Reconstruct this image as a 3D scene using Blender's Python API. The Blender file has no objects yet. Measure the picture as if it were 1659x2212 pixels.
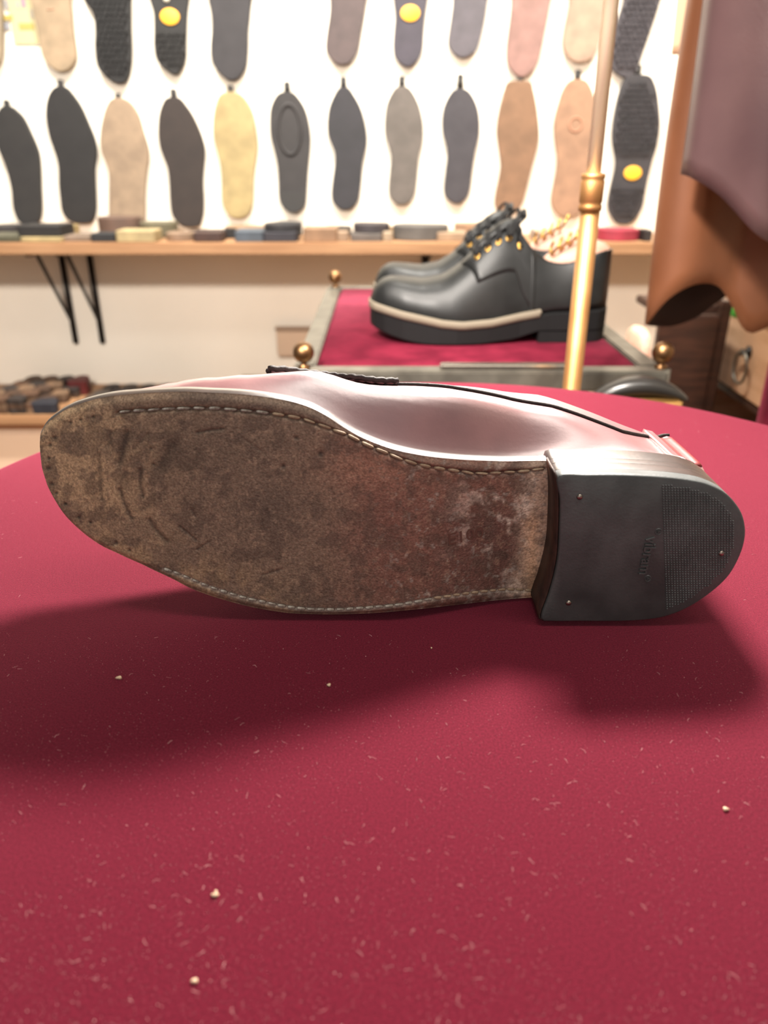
import bpy, bmesh, math, random
import numpy as np
from mathutils import Vector, Matrix, Euler
random.seed(7); rng = np.random.default_rng(11)
S = bpy.context.scene
COL = S.collection
R = math.radians

# ------------------------------------------------------------------ camera
FPX, PITCH, CAMH = 1660.0, R(25.0), 0.177          # focal length in px of a 1659 x 2212 frame; table top is z = 0
cam = bpy.data.cameras.new('camera'); camo = bpy.data.objects.new('camera', cam); COL.objects.link(camo)
camo.location = (0, 0, CAMH); camo.rotation_euler = (math.pi/2 - PITCH, 0, 0)
cam.sensor_fit = 'HORIZONTAL'; cam.sensor_width = 36.0; cam.lens = 36.0*FPX/1659.0
cam.clip_start = 0.01; cam.clip_end = 30
cam.dof.use_dof = True; cam.dof.focus_distance = 0.335; cam.dof.aperture_fstop = 12.5
S.camera = camo

# ------------------------------------------------------------------ world, lights, exposure
W = bpy.data.worlds.new('shop_ambient'); S.world = W; W.use_nodes = True
W.node_tree.nodes['Background'].inputs[0].default_value = (1.0, 0.90, 0.80, 1)
W.node_tree.nodes['Background'].inputs[1].default_value = 0.21
def lamp(name, kind, loc, target, power, color=(1, .93, .84), size=.1, size_y=None, spot=60, blend=.6):
    l = bpy.data.lights.new(name, kind); o = bpy.data.objects.new(name, l); COL.objects.link(o)
    l.energy = power; l.color = color; o.location = loc
    o.rotation_euler = (Vector(target)-Vector(loc)).to_track_quat('-Z', 'Y').to_euler()
    if kind == 'AREA':
        l.shape = 'RECTANGLE' if size_y else 'DISK'; l.size = size
        if size_y: l.size_y = size_y
    else:
        l.shadow_soft_size = size
    if kind == 'SPOT': l.spot_size = R(spot); l.spot_blend = blend
    return o
lamp('bench_lamp', 'AREA', (0.11, 0.62, 0.415), (0.0, 0.28, 0.0), 14.5, (1, .92, .84), size=.15, size_y=.07)
for i, x in enumerate((-0.75, 0.0, 0.75)):
    lamp('wall_spot', 'SPOT', (x, 1.25, 1.55), (x, 2.0, 0.25), 200, (1, .95, .86), size=.05, spot=95, blend=.8)
lamp('aimed_spot', 'SPOT', (-0.35, 0.15, 1.5), (0.36, 1.05, 0.05), 85, (1, .93, .84), size=.06, spot=34, blend=.5)
lamp('aimed_spot', 'SPOT', (-0.45, -0.2, 0.88), (-0.1, 2.0, -0.3), 170, (1, .92, .84), size=.08, spot=58, blend=.5)  # added lamp below ceiling height, brightens the wall under the shelf
lamp('front_fill_light', 'AREA', (-0.2, -1.6, 0.9), (0, 0.5, 0), 9, (1, .95, .9), size=1.6, size_y=1.0)  # unseen soft panel, added behind the camera to brighten the sole
lamp('ceiling_light', 'AREA', (0.42, 0.14, 1.6), (0.42, 0.30, 0), 15, (1, .93, .85), size=1.3, size_y=.25)
S.view_settings.view_transform = 'Standard'; S.view_settings.look = 'None'
S.view_settings.exposure = 0.0; S.view_settings.gamma = 1.0
S.view_settings.use_curve_mapping = False

# ------------------------------------------------------------------ geometry helpers
ct, st = math.cos(PITCH), math.sin(PITCH)
def ray(px, py):
    X, Y = px-829.5, 1106.0-py
    return np.array([X, FPX*ct + Y*st, -FPX*st + Y*ct])
def at_y(px, py, y):
    d = ray(px, py); s = y/d[1]
    return np.array([d[0]*s, y, CAMH + d[2]*s])
def at_z(px, py, z):
    d = ray(px, py); s = (z-CAMH)/d[2]
    return np.array([d[0]*s, d[1]*s, z])
def proj(P):
    P = np.asarray(P, float); x, y, z = P[..., 0], P[..., 1], P[..., 2]-CAMH
    dep = y*ct - z*st
    return 829.5 + FPX*x/dep, 1106.0 - FPX*(y*st + z*ct)/dep
def crom(pts, n, closed=False):
    """Catmull-Rom through pts, n samples evenly along the length."""
    P = np.asarray(pts, float); k = len(P)
    if closed: Q = np.vstack([P[-1], P, P[0], P[1]]); segs = k
    else: Q = np.vstack([2*P[0]-P[1], P, 2*P[-1]-P[-2]]); segs = k-1
    out = []
    for i in range(segs):
        p0, p1, p2, p3 = Q[i:i+4]
        for t in np.linspace(0, 1, 16, endpoint=False):
            out.append(.5*((2*p1)+(-p0+p2)*t+(2*p0-5*p1+4*p2-p3)*t*t+(-p0+3*p1-3*p2+p3)*t**3))
    out.append(P[0] if closed else P[-1]); out = np.array(out)
    L = np.concatenate([[0], np.cumsum(np.linalg.norm(np.diff(out, axis=0), axis=1))])
    q = np.linspace(0, L[-1], n, endpoint=not closed)
    return np.stack([np.interp(q, L, out[:, j]) for j in range(P.shape[1])], 1)
def sstep(a, b, x):
    t = np.clip((np.asarray(x, float)-a)/(b-a), 0, 1); return t*t*(3-2*t)
def vnoise(P, scale, seed=0):
    """smooth 2D value noise in 0..1, P (...,2)"""
    r = np.random.default_rng(seed); T = r.random((64, 64))
    q = np.asarray(P, float)*scale; i = np.floor(q).astype(int); f = q-i; f = f*f*(3-2*f)
    g = lambda a, b: T[a % 64, b % 64]
    x0, y0 = i[..., 0], i[..., 1]
    return (g(x0, y0)*(1-f[..., 0])+g(x0+1, y0)*f[..., 0])*(1-f[..., 1]) + (g(x0, y0+1)*(1-f[..., 0])+g(x0+1, y0+1)*f[..., 0])*f[..., 1]
def fbm(P, scale, seed=0, oct=4):
    s = 0; a = .5; t = 0
    for o in range(oct):
        s = s + a*vnoise(P, scale*2**o, seed+o); t += a; a *= .55
    return s/t

ORG = {}
def setp(o, label=None, cat=None, group=None, kind=None):
    if label: o['label'] = label
    if cat: o['category'] = cat
    if group: o['group'] = group
    if kind: o['kind'] = kind
    return o
def thing(name, label, cat, loc, group=None, kind=None):
    o = bpy.data.objects.new(name, None); COL.objects.link(o); o.location = loc; o.empty_display_size = .02
    ORG[o.name] = Vector(loc)
    return setp(o, label, cat, group, kind)
def mesh(name, V, F, mat, parent=None, smooth=True, label=None, cat=None, group=None, kind=None, colors=None, base=None):
    """one mesh object from world-space vertices"""
    V = np.asarray(V, float)
    if parent is not None: org = ORG[parent.name]
    elif base is not None: org = Vector(base)
    else: org = Vector(((V[:, 0].min()+V[:, 0].max())/2, (V[:, 1].min()+V[:, 1].max())/2, V[:, 2].min()))
    me = bpy.data.meshes.new(name); me.from_pydata((V-np.array(org)).tolist(), [], [list(map(int, f)) for f in F]); me.update()
    if smooth: me.polygons.foreach_set('use_smooth', [True]*len(me.polygons))
    if colors is not None:
        ca = me.color_attributes.new('wear', 'FLOAT_COLOR', 'POINT')
        ca.data.foreach_set('color', np.hstack([colors, np.ones((len(V), 1))]).astype(np.float32).ravel())
    me.materials.append(mat)
    o = bpy.data.objects.new(name, me); COL.objects.link(o)
    if parent is not None: o.parent = parent
    else: o.location = org
    ORG[o.name] = org
    return setp(o, label, cat, group, kind)
def merge(*parts):
    V, F, n = [], [], 0
    for v, f in parts:
        v = np.asarray(v, float); V.append(v); F += [[i+n for i in q] for q in f]; n += len(v)
    return np.vstack(V), F
def box(c, s, rz=0.0, bev=0.0):
    """box centred on c, size s; bevelled edges if bev"""
    bm = bmesh.new(); bmesh.ops.create_cube(bm, size=1)
    bmesh.ops.scale(bm, vec=Vector(s), verts=bm.verts)
    if bev: bmesh.ops.bevel(bm, geom=bm.edges[:], offset=bev, segments=2, affect='EDGES')
    bmesh.ops.rotate(bm, verts=bm.verts, cent=(0, 0, 0), matrix=Matrix.Rotation(rz, 3, 'Z'))
    bmesh.ops.translate(bm, verts=bm.verts, vec=Vector(c))
    V = np.array([v.co[:] for v in bm.verts]); bm.verts.index_update(); F = [[v.index for v in f.verts] for f in bm.faces]; bm.free()
    return V, F
def tube(path, r, n=10, caps=True, closed=False):
    P = np.asarray(path, float); k = len(P); rr = np.broadcast_to(np.asarray(r, float), (k,))
    V, F = [], []; up = None
    for i in range(k):
        a = P[(i-1) % k] if closed or i > 0 else P[i]; b = P[(i+1) % k] if closed or i < k-1 else P[i]
        t = (b-a)/max(np.linalg.norm(b-a), 1e-9)
        if up is None: up = np.array([0, 0, 1.]) if abs(t[2]) < .9 else np.array([1., 0, 0])
        u = np.cross(t, up); u /= max(np.linalg.norm(u), 1e-9); w = np.cross(u, t); up = w
        for j in range(n):
            an = 2*math.pi*j/n; V.append(P[i]+rr[i]*(math.cos(an)*u+math.sin(an)*w))
    m = k if closed else k-1
    for i in range(m):
        for j in range(n):
            a, b = i*n+j, i*n+(j+1) % n; c, d = ((i+1) % k)*n+(j+1) % n, ((i+1) % k)*n+j
            F.append([a, b, c, d])
    if caps and not closed: F += [list(range(n))[::-1], [(k-1)*n+j for j in range(n)]]
    return np.array(V), F
def lathe(c, prof, n=48, axis='z'):
    """prof [(r, h)] about a vertical axis through c; poles where r = 0 are closed with caps"""
    V, F = [], []; k = len(prof)
    for r, h in prof:
        for j in range(n):
            a = 2*math.pi*j/n; V.append((c[0]+r*math.cos(a), c[1]+r*math.sin(a), c[2]+h))
    for i in range(k-1):
        for j in range(n): F.append([i*n+j, i*n+(j+1) % n, (i+1)*n+(j+1) % n, (i+1)*n+j])
    F.append(list(range(n))[::-1]); F.append([(k-1)*n+j for j in range(n)])
    return np.array(V), F
def prism(poly, d, bev=0.0, steps=1):
    """poly (n,3) planar outline, extruded by vector d; edge rounded by bev on both faces"""
    P = np.asarray(poly, float); d = np.asarray(d, float); n = len(P); c = P.mean(0); L = np.linalg.norm(d); dn = d/L
    rings = []
    if bev:
        t = np.roll(P, -1, 0)-np.roll(P, 1, 0); nin = np.cross(t, dn); nin /= np.maximum(np.linalg.norm(nin, axis=1, keepdims=True), 1e-9)
        if np.sum((c-P)*nin) < 0: nin = -nin
        rings = [P+nin*bev, P+nin*bev*.3+dn*bev*.3, P+dn*bev, P+d-dn*bev, P+d+nin*bev*.3-dn*bev*.3, P+d+nin*bev]
    else: rings = [P, P+d]
    V = np.vstack(rings); F = []
    for k in range(len(rings)-1):
        for i in range(n): F.append([k*n+i, k*n+(i+1) % n, (k+1)*n+(i+1) % n, (k+1)*n+i])
    F.append(list(range(n))[::-1]); F.append([(len(rings)-1)*n+i for i in range(n)])
    return V, F
def grid(nu, nv, flip=False):
    F = []
    for i in range(nu-1):
        for j in range(nv-1):
            q = [i*nv+j, (i+1)*nv+j, (i+1)*nv+j+1, i*nv+j+1]; F.append(q[::-1] if flip else q)
    return F
def solidify(o, t, offset=-1):
    m = o.modifiers.new('thickness', 'SOLIDIFY'); m.thickness = t; m.offset = offset; return o
def recalc(o):
    bm = bmesh.new(); bm.from_mesh(o.data); bmesh.ops.recalc_face_normals(bm, faces=bm.faces); bm.to_mesh(o.data); bm.free(); return o

# ------------------------------------------------------------------ materials
MATS = {}
def lin(c): return tuple(((v/255)/12.92 if v/255 <= .04045 else ((v/255+.055)/1.055)**2.4) for v in c)
def mat(name, rgb, rough=.6, metal=0.0, rgb2=None, nscale=60, sheen=0.0, sheen_rough=.4, sheen_tint=None, coat=0.0, coat_rough=.15,
        bump=0.0, bscale=400, vcol=False, spec=.5, stretch=None, detail=4.0, contrast=(.35, .65)):
    m = bpy.data.materials.new(name); m.use_nodes = True; nt = m.node_tree; N = nt.nodes; L = nt.links
    b = N['Principled BSDF']; c = lin(rgb)+(1,)
    b.inputs['Base Color'].default_value = c; b.inputs['Roughness'].default_value = rough; b.inputs['Metallic'].default_value = metal
    b.inputs['Specular IOR Level'].default_value = spec
    b.inputs['Sheen Weight'].default_value = sheen; b.inputs['Sheen Roughness'].default_value = sheen_rough
    if sheen_tint: b.inputs['Sheen Tint'].default_value = lin(sheen_tint)+(1,)
    b.inputs['Coat Weight'].default_value = coat; b.inputs['Coat Roughness'].default_value = coat_rough
    tc = N.new('ShaderNodeTexCoord'); vec = tc.outputs['Object']
    if stretch:
        mp = N.new('ShaderNodeMapping'); mp.inputs['Scale'].default_value = stretch; L.new(vec, mp.inputs['Vector']); vec = mp.outputs['Vector']
    col_out = None
    if vcol:
        a = N.new('ShaderNodeVertexColor'); a.layer_name = 'wear'; col_out = a.outputs['Color']
    if rgb2 is not None:
        nz = N.new('ShaderNodeTexNoise'); nz.inputs['Scale'].default_value = nscale; nz.inputs['Detail'].default_value = detail
        L.new(vec, nz.inputs['Vector'])
        mr = N.new('ShaderNodeMapRange'); mr.inputs['From Min'].default_value = contrast[0]; mr.inputs['From Max'].default_value = contrast[1]
        L.new(nz.outputs['Fac'], mr.inputs['Value'])
        mx = N.new('ShaderNodeMix'); mx.data_type = 'RGBA'
        L.new(mr.outputs['Result'], mx.inputs['Factor'])
        if vcol:
            mx.blend_type = 'MULTIPLY'; L.new(col_out, mx.inputs[6]); mx.inputs[7].default_value = lin(rgb2)+(1,)
        else:
            mx.inputs[6].default_value = c; mx.inputs[7].default_value = lin(rgb2)+(1,)
        col_out = mx.outputs[2]
    if col_out: L.new(col_out, b.inputs['Base Color'])
    if bump:
        nb = N.new('ShaderNodeTexNoise'); nb.inputs['Scale'].default_value = bscale; nb.inputs['Detail'].default_value = 3
        L.new(vec, nb.inputs['Vector'])
        bp = N.new('ShaderNodeBump'); bp.inputs['Strength'].default_value = bump; bp.inputs['Distance'].default_value = .001
        L.new(nb.outputs['Fac'], bp.inputs['Height']); L.new(bp.outputs['Normal'], b.inputs['Normal'])
    MATS[name] = m
    return m

M_wall = mat('wall_paint', (236, 228, 214), .85, rgb2=(228, 219, 204), nscale=3, bump=.05, bscale=120)
M_floor = mat('floor_wood', (186, 154, 122), .5, rgb2=(164, 130, 98), nscale=8, stretch=(1, 8, 1))
M_velvet = mat('red_velvet', (101, 22, 40), .95, rgb2=(72, 12, 26), nscale=1500, sheen=.7, sheen_rough=.4, sheen_tint=(240, 130, 155), bump=.35, bscale=2500, spec=.1)
M_velvet2 = mat('red_velvet_stand', (108, 28, 46), .95, rgb2=(84, 18, 34), nscale=28, sheen=.4, sheen_rough=.35, sheen_tint=(235, 110, 140), bump=.3, bscale=1500, spec=.1)
M_oxblood = mat('oxblood_leather', (148, 96, 98), .42, rgb2=(112, 66, 72), nscale=22, coat=1.0, coat_rough=.34, spec=1.0, bump=.06, bscale=700)  # base paled and greyed to carry part of the leather's sheen
M_oxblood.node_tree.nodes['Principled BSDF'].inputs['Coat IOR'].default_value = 1.85
M_edge = mat('sole_edge_wax', (70, 54, 46), .36, rgb2=(48, 36, 30), nscale=90, coat=1.0, coat_rough=.3, bump=.1, bscale=500)
M_edge.node_tree.nodes['Principled BSDF'].inputs['Coat IOR'].default_value = 1.85
M_black_edge = mat('dark_cut_edge', (34, 24, 22), .7, bump=.3, bscale=800)
M_sole = mat('worn_sole_leather', (100, 80, 64), .62, vcol=True, rgb2=(205, 200, 196), nscale=1100, bump=.3, bscale=1400, detail=6)
M_thread = mat('sole_thread', (184, 178, 168), .65, rgb2=(118, 106, 94), nscale=500)
M_thread2 = mat('brown_sole_thread', (172, 150, 124), .7, rgb2=(136, 112, 90), nscale=500)
M_rubber = mat('black_heel_rubber', (80, 84, 84), .5, rgb2=(62, 66, 66), nscale=60, bump=.12, bscale=900)
M_nail = mat('steel_nail', (150, 140, 130), .35, metal=1.0)
M_breast = mat('heel_breast_leather', (70, 44, 34), .6, rgb2=(44, 28, 22), nscale=150, bump=.2, bscale=500)
M_redlining = mat('red_heel_leather', (122, 24, 22), .5, bump=.1)
M_brass = mat('aged_brass', (172, 128, 82), .5, metal=.85, rgb2=(156, 112, 68), nscale=30)
M_brass2 = mat('highlit_brass', (250, 238, 208), .4, metal=.5)  # paled base colour carries the blown highlight on the upper tube
M_bronze = mat('bronze_ball', (136, 102, 70), .38, metal=1.0)
M_pewter = mat('pewter_bar', (128, 124, 114), .42, metal=.7, rgb2=(104, 100, 92), nscale=40)
M_darkmetal = mat('dark_iron', (34, 30, 28), .5, metal=.4)
M_wood = mat('pale_wood', (158, 120, 86), .6, rgb2=(140, 102, 70), nscale=6, stretch=(1, 14, 14))
M_darkwood = mat('dark_wood', (66, 40, 28), .5, rgb2=(44, 26, 18), nscale=8, stretch=(2, 2, 14))
M_drawer = mat('honey_wood', (220, 180, 146), .45, rgb2=(202, 160, 124), nscale=7, stretch=(2, 1, 10))
M_blackleather = mat('black_calf', (19, 20, 20), .48, rgb2=(27, 28, 28), nscale=40, bump=.06, bscale=500, coat=.25, coat_rough=.35, spec=.4)
M_blacksole = mat('black_rubber_sole', (15, 15, 16), .7, spec=.3)
M_welt = mat('cream_welt_braid', (124, 114, 98), .7)
M_lace = mat('black_lace', (20, 20, 21), .8)
M_gold = mat('gold_eyelet', (214, 170, 90), .3, metal=1.0)
M_tan = mat('natural_lining', (206, 160, 124), .6)
M_cedar = mat('pale_cedar', (222, 180, 160), .55, rgb2=(206, 160, 138), nscale=20, stretch=(1, 6, 6))
M_lint = mat('lint_fibre', (226, 178, 178), .8)
M_speck = mat('pale_speck', (232, 200, 178), .7)
M_crumb = mat('cream_crumb', (230, 206, 176), .7, rgb2=(204, 170, 136), nscale=900)
M_hide = mat('brown_hide', (150, 96, 66), .42, rgb2=(130, 80, 52), nscale=9, bump=.15, bscale=420)
M_hidein = mat('hide_inner_shade', (52, 32, 26), .85)  # inner side coloured dark to carry the shade inside the fold
M_plum = mat('plum_hide', (108, 82, 82), .34, rgb2=(94, 70, 72), nscale=10, bump=.22, bscale=420)
M_peach = mat('peach_hide', (236, 196, 160), .6)
M_paper = mat('cream_paper', (176, 164, 128), .8)
M_bristle = mat('ochre_bristle', (168, 126, 66), .85, bump=.4, bscale=900)
M_green = mat('green_plastic', (60, 180, 60), .4)
def flat(name, rgb, rough=.7, rgb2=None, **k):
    if name not in MATS: mat(name, rgb, rough, rgb2=rgb2, **k)
    return MATS[name]

# ================================================================== SETTING
WALL_Y = 2.0; FLOOR_Z = -0.75
V, F = box((0, WALL_Y+.05, .575), (2.7, .1, 2.65)); mesh('wall_back', V, F, M_wall, smooth=False, label='white painted back wall hung with sole samples', kind='structure')
V, F = box((1.3, .95, .575), (.1, 2.0, 2.65)); mesh('wall_right', V, F, M_wall, smooth=False, label='plain white wall to the right of the leather hides', kind='structure')
V, F = box((0, .7, FLOOR_Z-.03), (2.7, 2.7, .06)); mesh('floor', V, F, M_floor, smooth=False, label='brown wooden shop floor', kind='structure')

# ================================================================== ROUND VELVET TABLE
TC, TR = (0.042, 0.347), 0.305
tab = thing('round_table', 'round table covered in burgundy velvet under the upturned loafer', 'table', (TC[0], TC[1], FLOOR_Z))
prof = [(0, 0)]
V, F = [], []
rings = list(np.linspace(.02, TR-.012, 24)) 
P = [(r, 0.0) for r in rings] + [(TR-.012+.012*math.sin(a), -.012+.012*math.cos(a)) for a in np.linspace(.2, math.pi/2, 7)] + [(TR, -.03), (TR-.001, -.055), (TR-.012, -.06), (.05, -.06)]
n = 160
V = []
for r, h in P:
    for j in range(n):
        a = 2*math.pi*j/n; V.append((TC[0]+r*math.cos(a), TC[1]+r*math.sin(a), h))
F = []
for i in range(len(P)-1):
    for j in range(n): F.append([i*n+j, (i+1)*n+j, (i+1)*n+(j+1) % n, i*n+(j+1) % n])
F.append([j for j in range(n)])
F.append([(len(P)-1)*n+j for j in range(n)][::-1])
recalc(mesh('velvet_cover', V, F, M_velvet, tab))
V, F = lathe((TC[0], TC[1], 0), [(.28, -.085), (.28, -.0605)], 64); mesh('apron', V, F, M_darkwood, tab, smooth=False)
V, F = lathe((TC[0], TC[1], FLOOR_Z), [(.035, .03), (.045, .06), (.028, .12), (.026, .45), (.04, .58), (.07, .664)], 32); mesh('pedestal', V, F, M_darkwood, tab)
V, F = lathe((TC[0], TC[1], FLOOR_Z), [(.2, 0), (.2, .012), (.17, .02), (.04, .03)], 48); mesh('base', V, F, M_darkwood, tab)

# ================================================================== THE LOAFER ON ITS SIDE (sole to the camera)
LEAN, Y0 = 0.05, 0.2717
def ys(x):
    x = np.asarray(x, float)
    t = np.clip((-.05-x)/.09, 0, 1.2); w = sstep(.0, .066, x)
    return Y0 + .018*t**1.8 + .016*w
def unsole(p):
    d = ray(*p); s = Y0/d[1]
    for _ in range(12):
        q = d*s; s = (ys(q[0])+LEAN*(CAMH+q[2]))/d[1]
    q = d*s; return np.array([q[0], q[2]+CAMH])
HY = 0.2677
def unheel(p):
    d = ray(*p); s = HY/d[1]
    for _ in range(8): s = (HY+LEAN*(CAMH+d[2]*s))/d[1]
    q = d*s; return np.array([q[0], q[2]+CAMH])
up_px = [(83,965),(84,945),(90,931),(102,914),(137,889),(176,873),(234,859),(311,852),(388,849),(446,851),(523,855),(600,865),(658,879),(700,899),(738,924),(776,946),(830,968),(888,983),(946,992),(1023,998),(1100,1000),(1185,999),(1204,999)]
lo_px = [(83,965),(85,996),(91,1027),(110,1073),(137,1116),(176,1154),(214,1181),(253,1200),(311,1227),(369,1254),(407,1274),(446,1289),(484,1301),(542,1316),(600,1326),(637,1330),(714,1332),(791,1330),(869,1324),(946,1316),(1023,1307),(1100,1299),(1154,1295),(1172,1294)]
FULL = crom([unsole(p) for p in up_px[::-1]+lo_px[1:]], 1600); itip = int(np.argmin(FULL[:, 0])); UPC = FULL[:itip+1][::-1].copy(); LOC = FULL[itip:].copy()
he_px = [(1207,1030),(1272,1027),(1342,1027),(1429,1031),(1492,1038),(1530,1047),(1569,1067),(1597,1099),(1609,1130),(1610,1165),(1597,1207),(1569,1252),(1516,1296),(1464,1324),(1412,1338),(1342,1343),(1254,1343),(1185,1343),(1169,1336),(1188,1280),(1204,1214),(1209,1144),(1210,1081)]
HEC = np.array([unheel(p) for p in he_px])
ZMIN = min(LOC[:, 1].min(), HEC[:, 1].min())
print('loafer zmin', ZMIN, 'tip', UPC[0], 'breast', UPC[-1], LOC[-1], 'heel x', HEC[:, 0].max())
DZ = .0006-ZMIN                                   # rest it on the velvet
UPC[:, 1] += DZ; LOC[:, 1] += DZ; HEC[:, 1] += DZ
XT = UPC[0, 0]
loafer = thing('loafer', 'worn oxblood leather loafer lying on its side with its sole facing us', 'shoe', (0.0, 0.30, 0.0))

# ---- outsole: dense grid with wear colours and grooves
NU, NV = 560, 240
tu = np.linspace(0, 1, NU)**1.9
def along(C, t):
    x = C[0, 0]+(C[-1, 0]-C[0, 0])*t
    xs = np.maximum.accumulate(C[:, 0]+np.arange(len(C))*1e-9)
    # tip: interpolate by arc where the outline runs back on itself
    return np.stack([x, np.interp(x, xs, C[:, 1])], 1)
xmin = min(UPC[:, 0].min(), LOC[:, 0].min())
UPt, LOt = along(UPC, tu), along(LOC, tu)
tv = .5-.5*np.cos(np.linspace(0, math.pi, NV)); tv = .55*tv+.45*np.linspace(0, 1, NV)
G = LOt[:, None, :]*(1-tv)[None, :, None]+UPt[:, None, :]*tv[None, :, None]      # (x, z)
X, Z = G[..., 0], G[..., 1]
wid = (UPt[:, 1]-LOt[:, 1])[:, None]
de = np.minimum(tv, 1-tv)[None, :]*wid                                           # distance from the long edges
de = np.minimum(de, np.maximum((tu*(UPC[-1, 0]-XT))[:, None]*1.0, de*.0)+.0)
Y = ys(X)+LEAN*Z
Y = Y + .0016*np.exp(-(de/.0016)**2)                                              # rounded edge
PX, PY = proj(np.stack([X, Y, Z], -1))
PP = np.stack([PX, PY], -1)
def polyd(pts):
    d = np.full(PX.shape, 1e9)
    for (ax, ay), (bx, by) in zip(pts[:-1], pts[1:]):
        vx, vy = bx-ax, by-ay; t = np.clip(((PX-ax)*vx+(PY-ay)*vy)/max(vx*vx+vy*vy, 1e-9), 0, 1)
        d = np.minimum(d, np.hypot(PX-ax-t*vx, PY-ay-t*vy))
    return d
st_up = [(255,893),(268,890),(330,886),(399,883),(469,883),(504,886),(577,893),(649,905),(703,923),(757,944),(799,965),(845,984),(888,1000),(930,1010),(977,1017),(1023,1023),(1069,1023),(1131,1019),(1178,1013)]
st_lo = [(353,1229),(392,1243),(446,1266),(504,1285),(562,1300),(637,1314),(714,1318),(791,1314),(869,1306),(946,1292),(1023,1281),(1100,1274),(1152,1277)]
dup, dlo = polyd(st_up), polyd(st_lo)
Y = Y + .0010*np.exp(-(dup/4.5)**2) + .0008*np.exp(-(dlo/3.5)**2)
def L3(c): return np.array(lin(c))
def mixc(C, c, w): return C*(1-w[..., None])+L3(c)*w[..., None]
n1, n2, n3 = fbm(PP, .006, 1, 5), fbm(PP, .02, 5, 5), fbm(PP, .09, 9, 4)
n4 = fbm(PP, .25, 21, 3)
C = np.zeros(PX.shape+(3,))+L3((92, 74, 58))
C = mixc(C, (136, 110, 78), (1-sstep(170, 460, PX+80*(n1-.5)))*(.35+.65*sstep(.35, .6, n2)))
C = mixc(C, (120, 96, 66), sstep(1120, 1220, PY-.28*(PX-300))*(1-sstep(450, 760, PX))*.7*sstep(.3, .55, n2))
C = mixc(C, (90, 58, 46), sstep(640, 820, PX+160*(n1-.5)))
C = mixc(C, (74, 46, 38), sstep(880, 1000, PX+120*(n2-.5))*sstep(1060, 1130, PY+70*(n1-.5))*.85)
C = mixc(C, (118, 80, 60), np.exp(-((PX-800)/110)**2-((PY-1010)/50)**2)*.7)
C = mixc(C, (60, 50, 42), np.exp(-((PX-585)/65)**2-((PY-1100)/75)**2)*(.5+.5*n2)*.85)
C = mixc(C, (66, 54, 44), np.exp(-((PX-420)/160)**2-((PY-960)/60)**2)*.35)
C = mixc(C, (152, 128, 106), sstep(1090, 1160, PX+55*(n2-.5)+.1*(PY-1150))*.75)
C = mixc(C, (168, 152, 138), sstep(.56, .68, n2)*np.exp(-((PX-1085)/80)**2-((PY-1130)/130)**2)*.85)
C = mixc(C, (150, 140, 130), sstep(.63, .74, n3)*sstep(760, 900, PX)*.5)
C = mixc(C, (160, 118, 78), np.exp(-((PX-1150)/16)**2)*sstep(1090, 1140, PY)*.7)
C = mixc(C, (46, 36, 30), sstep(.58, .7, n3)*.45)
C = mixc(C, (140, 114, 88), sstep(.6, .74, fbm(PP, .12, 40, 4))*.22)
C = mixc(C, (58, 45, 37), sstep(.5, .62, fbm(PP, .035, 60, 5))*.5)
C = mixc(C, (50, 38, 32), sstep(.56, .66, fbm(PP, .3, 70, 3))*.3)
C = mixc(C, (150, 132, 116), sstep(.7, .85, n4)*.2*sstep(500, 800, PX))
C = C*(.72+.56*n3[..., None])
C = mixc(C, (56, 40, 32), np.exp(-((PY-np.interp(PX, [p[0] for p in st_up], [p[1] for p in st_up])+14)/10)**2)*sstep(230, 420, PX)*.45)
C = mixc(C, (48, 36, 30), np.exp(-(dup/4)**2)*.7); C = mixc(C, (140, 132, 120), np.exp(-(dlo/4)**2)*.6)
cr7 = lambda a: [(60+x/2.592, 780+y/2.592) for x, y in a]
scuffs = [([(555,405),(540,470),(515,565)], 9, .9), ([(470,400),(445,470)], 6, .45), ([(670,410),(640,440),(600,490)], 5, .4), ([(810,470),(770,540),(745,595)], 13, .7), ([(400,520),(405,700),(415,775)], 4, .6),
          ([(630,610),(630,700),(645,755)], 4.5, .8), ([(545,620),(550,705)], 8, .5), ([(515,720),(545,810),(580,880)], 5, .75), ([(680,890),(720,950),(775,1005)], 5.5, .8), ([(950,400),(1020,388),(1095,380)], 3.2, .85),
          ([(850,925),(940,1000)], 2.5, .7), ([(915,830),(940,872)], 2.5, .6), ([(950,1055),(1010,1015)], 3, .6), ([(1200,430),(1330,520)], 3, .3), ([(560,1120),(700,1150),(800,1180)], 4, .5), ([(1310,1200),(1420,1165)], 2.5, .5)]
for pts, w, k in scuffs:
    d = polyd(cr7(pts)); g = np.exp(-(d/w)**2)*(.6+.6*n3); C = mixc(C, (44, 35, 28), np.clip(g*k, 0, 1)); Y = Y+.0005*k*np.exp(-(d/w)**2)
for x, y, r in [(365,315,10),(295,330,9),(240,345,8),(150,430,13),(125,470,12),(118,545,10),(115,600,14),(135,690,11),(160,740,9),(210,800,9),(285,875,11),(350,905,8),(495,1020,12),(570,1060,9),(690,490,8),(705,580,7),(1430,590,14),(1640,520,18),(1500,430,10)]:
    q = cr7([(x, y)])[0]; d = np.hypot(PX-q[0], PY-q[1]); g = np.exp(-(d/(r/2.592))**2); C = mixc(C, (36, 30, 26), np.clip(g*.85, 0, 1)); Y = Y+.0005*g
C = np.clip((C*.78+C.mean(-1, keepdims=True)*.22)*3.2, 0, 1)
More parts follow.
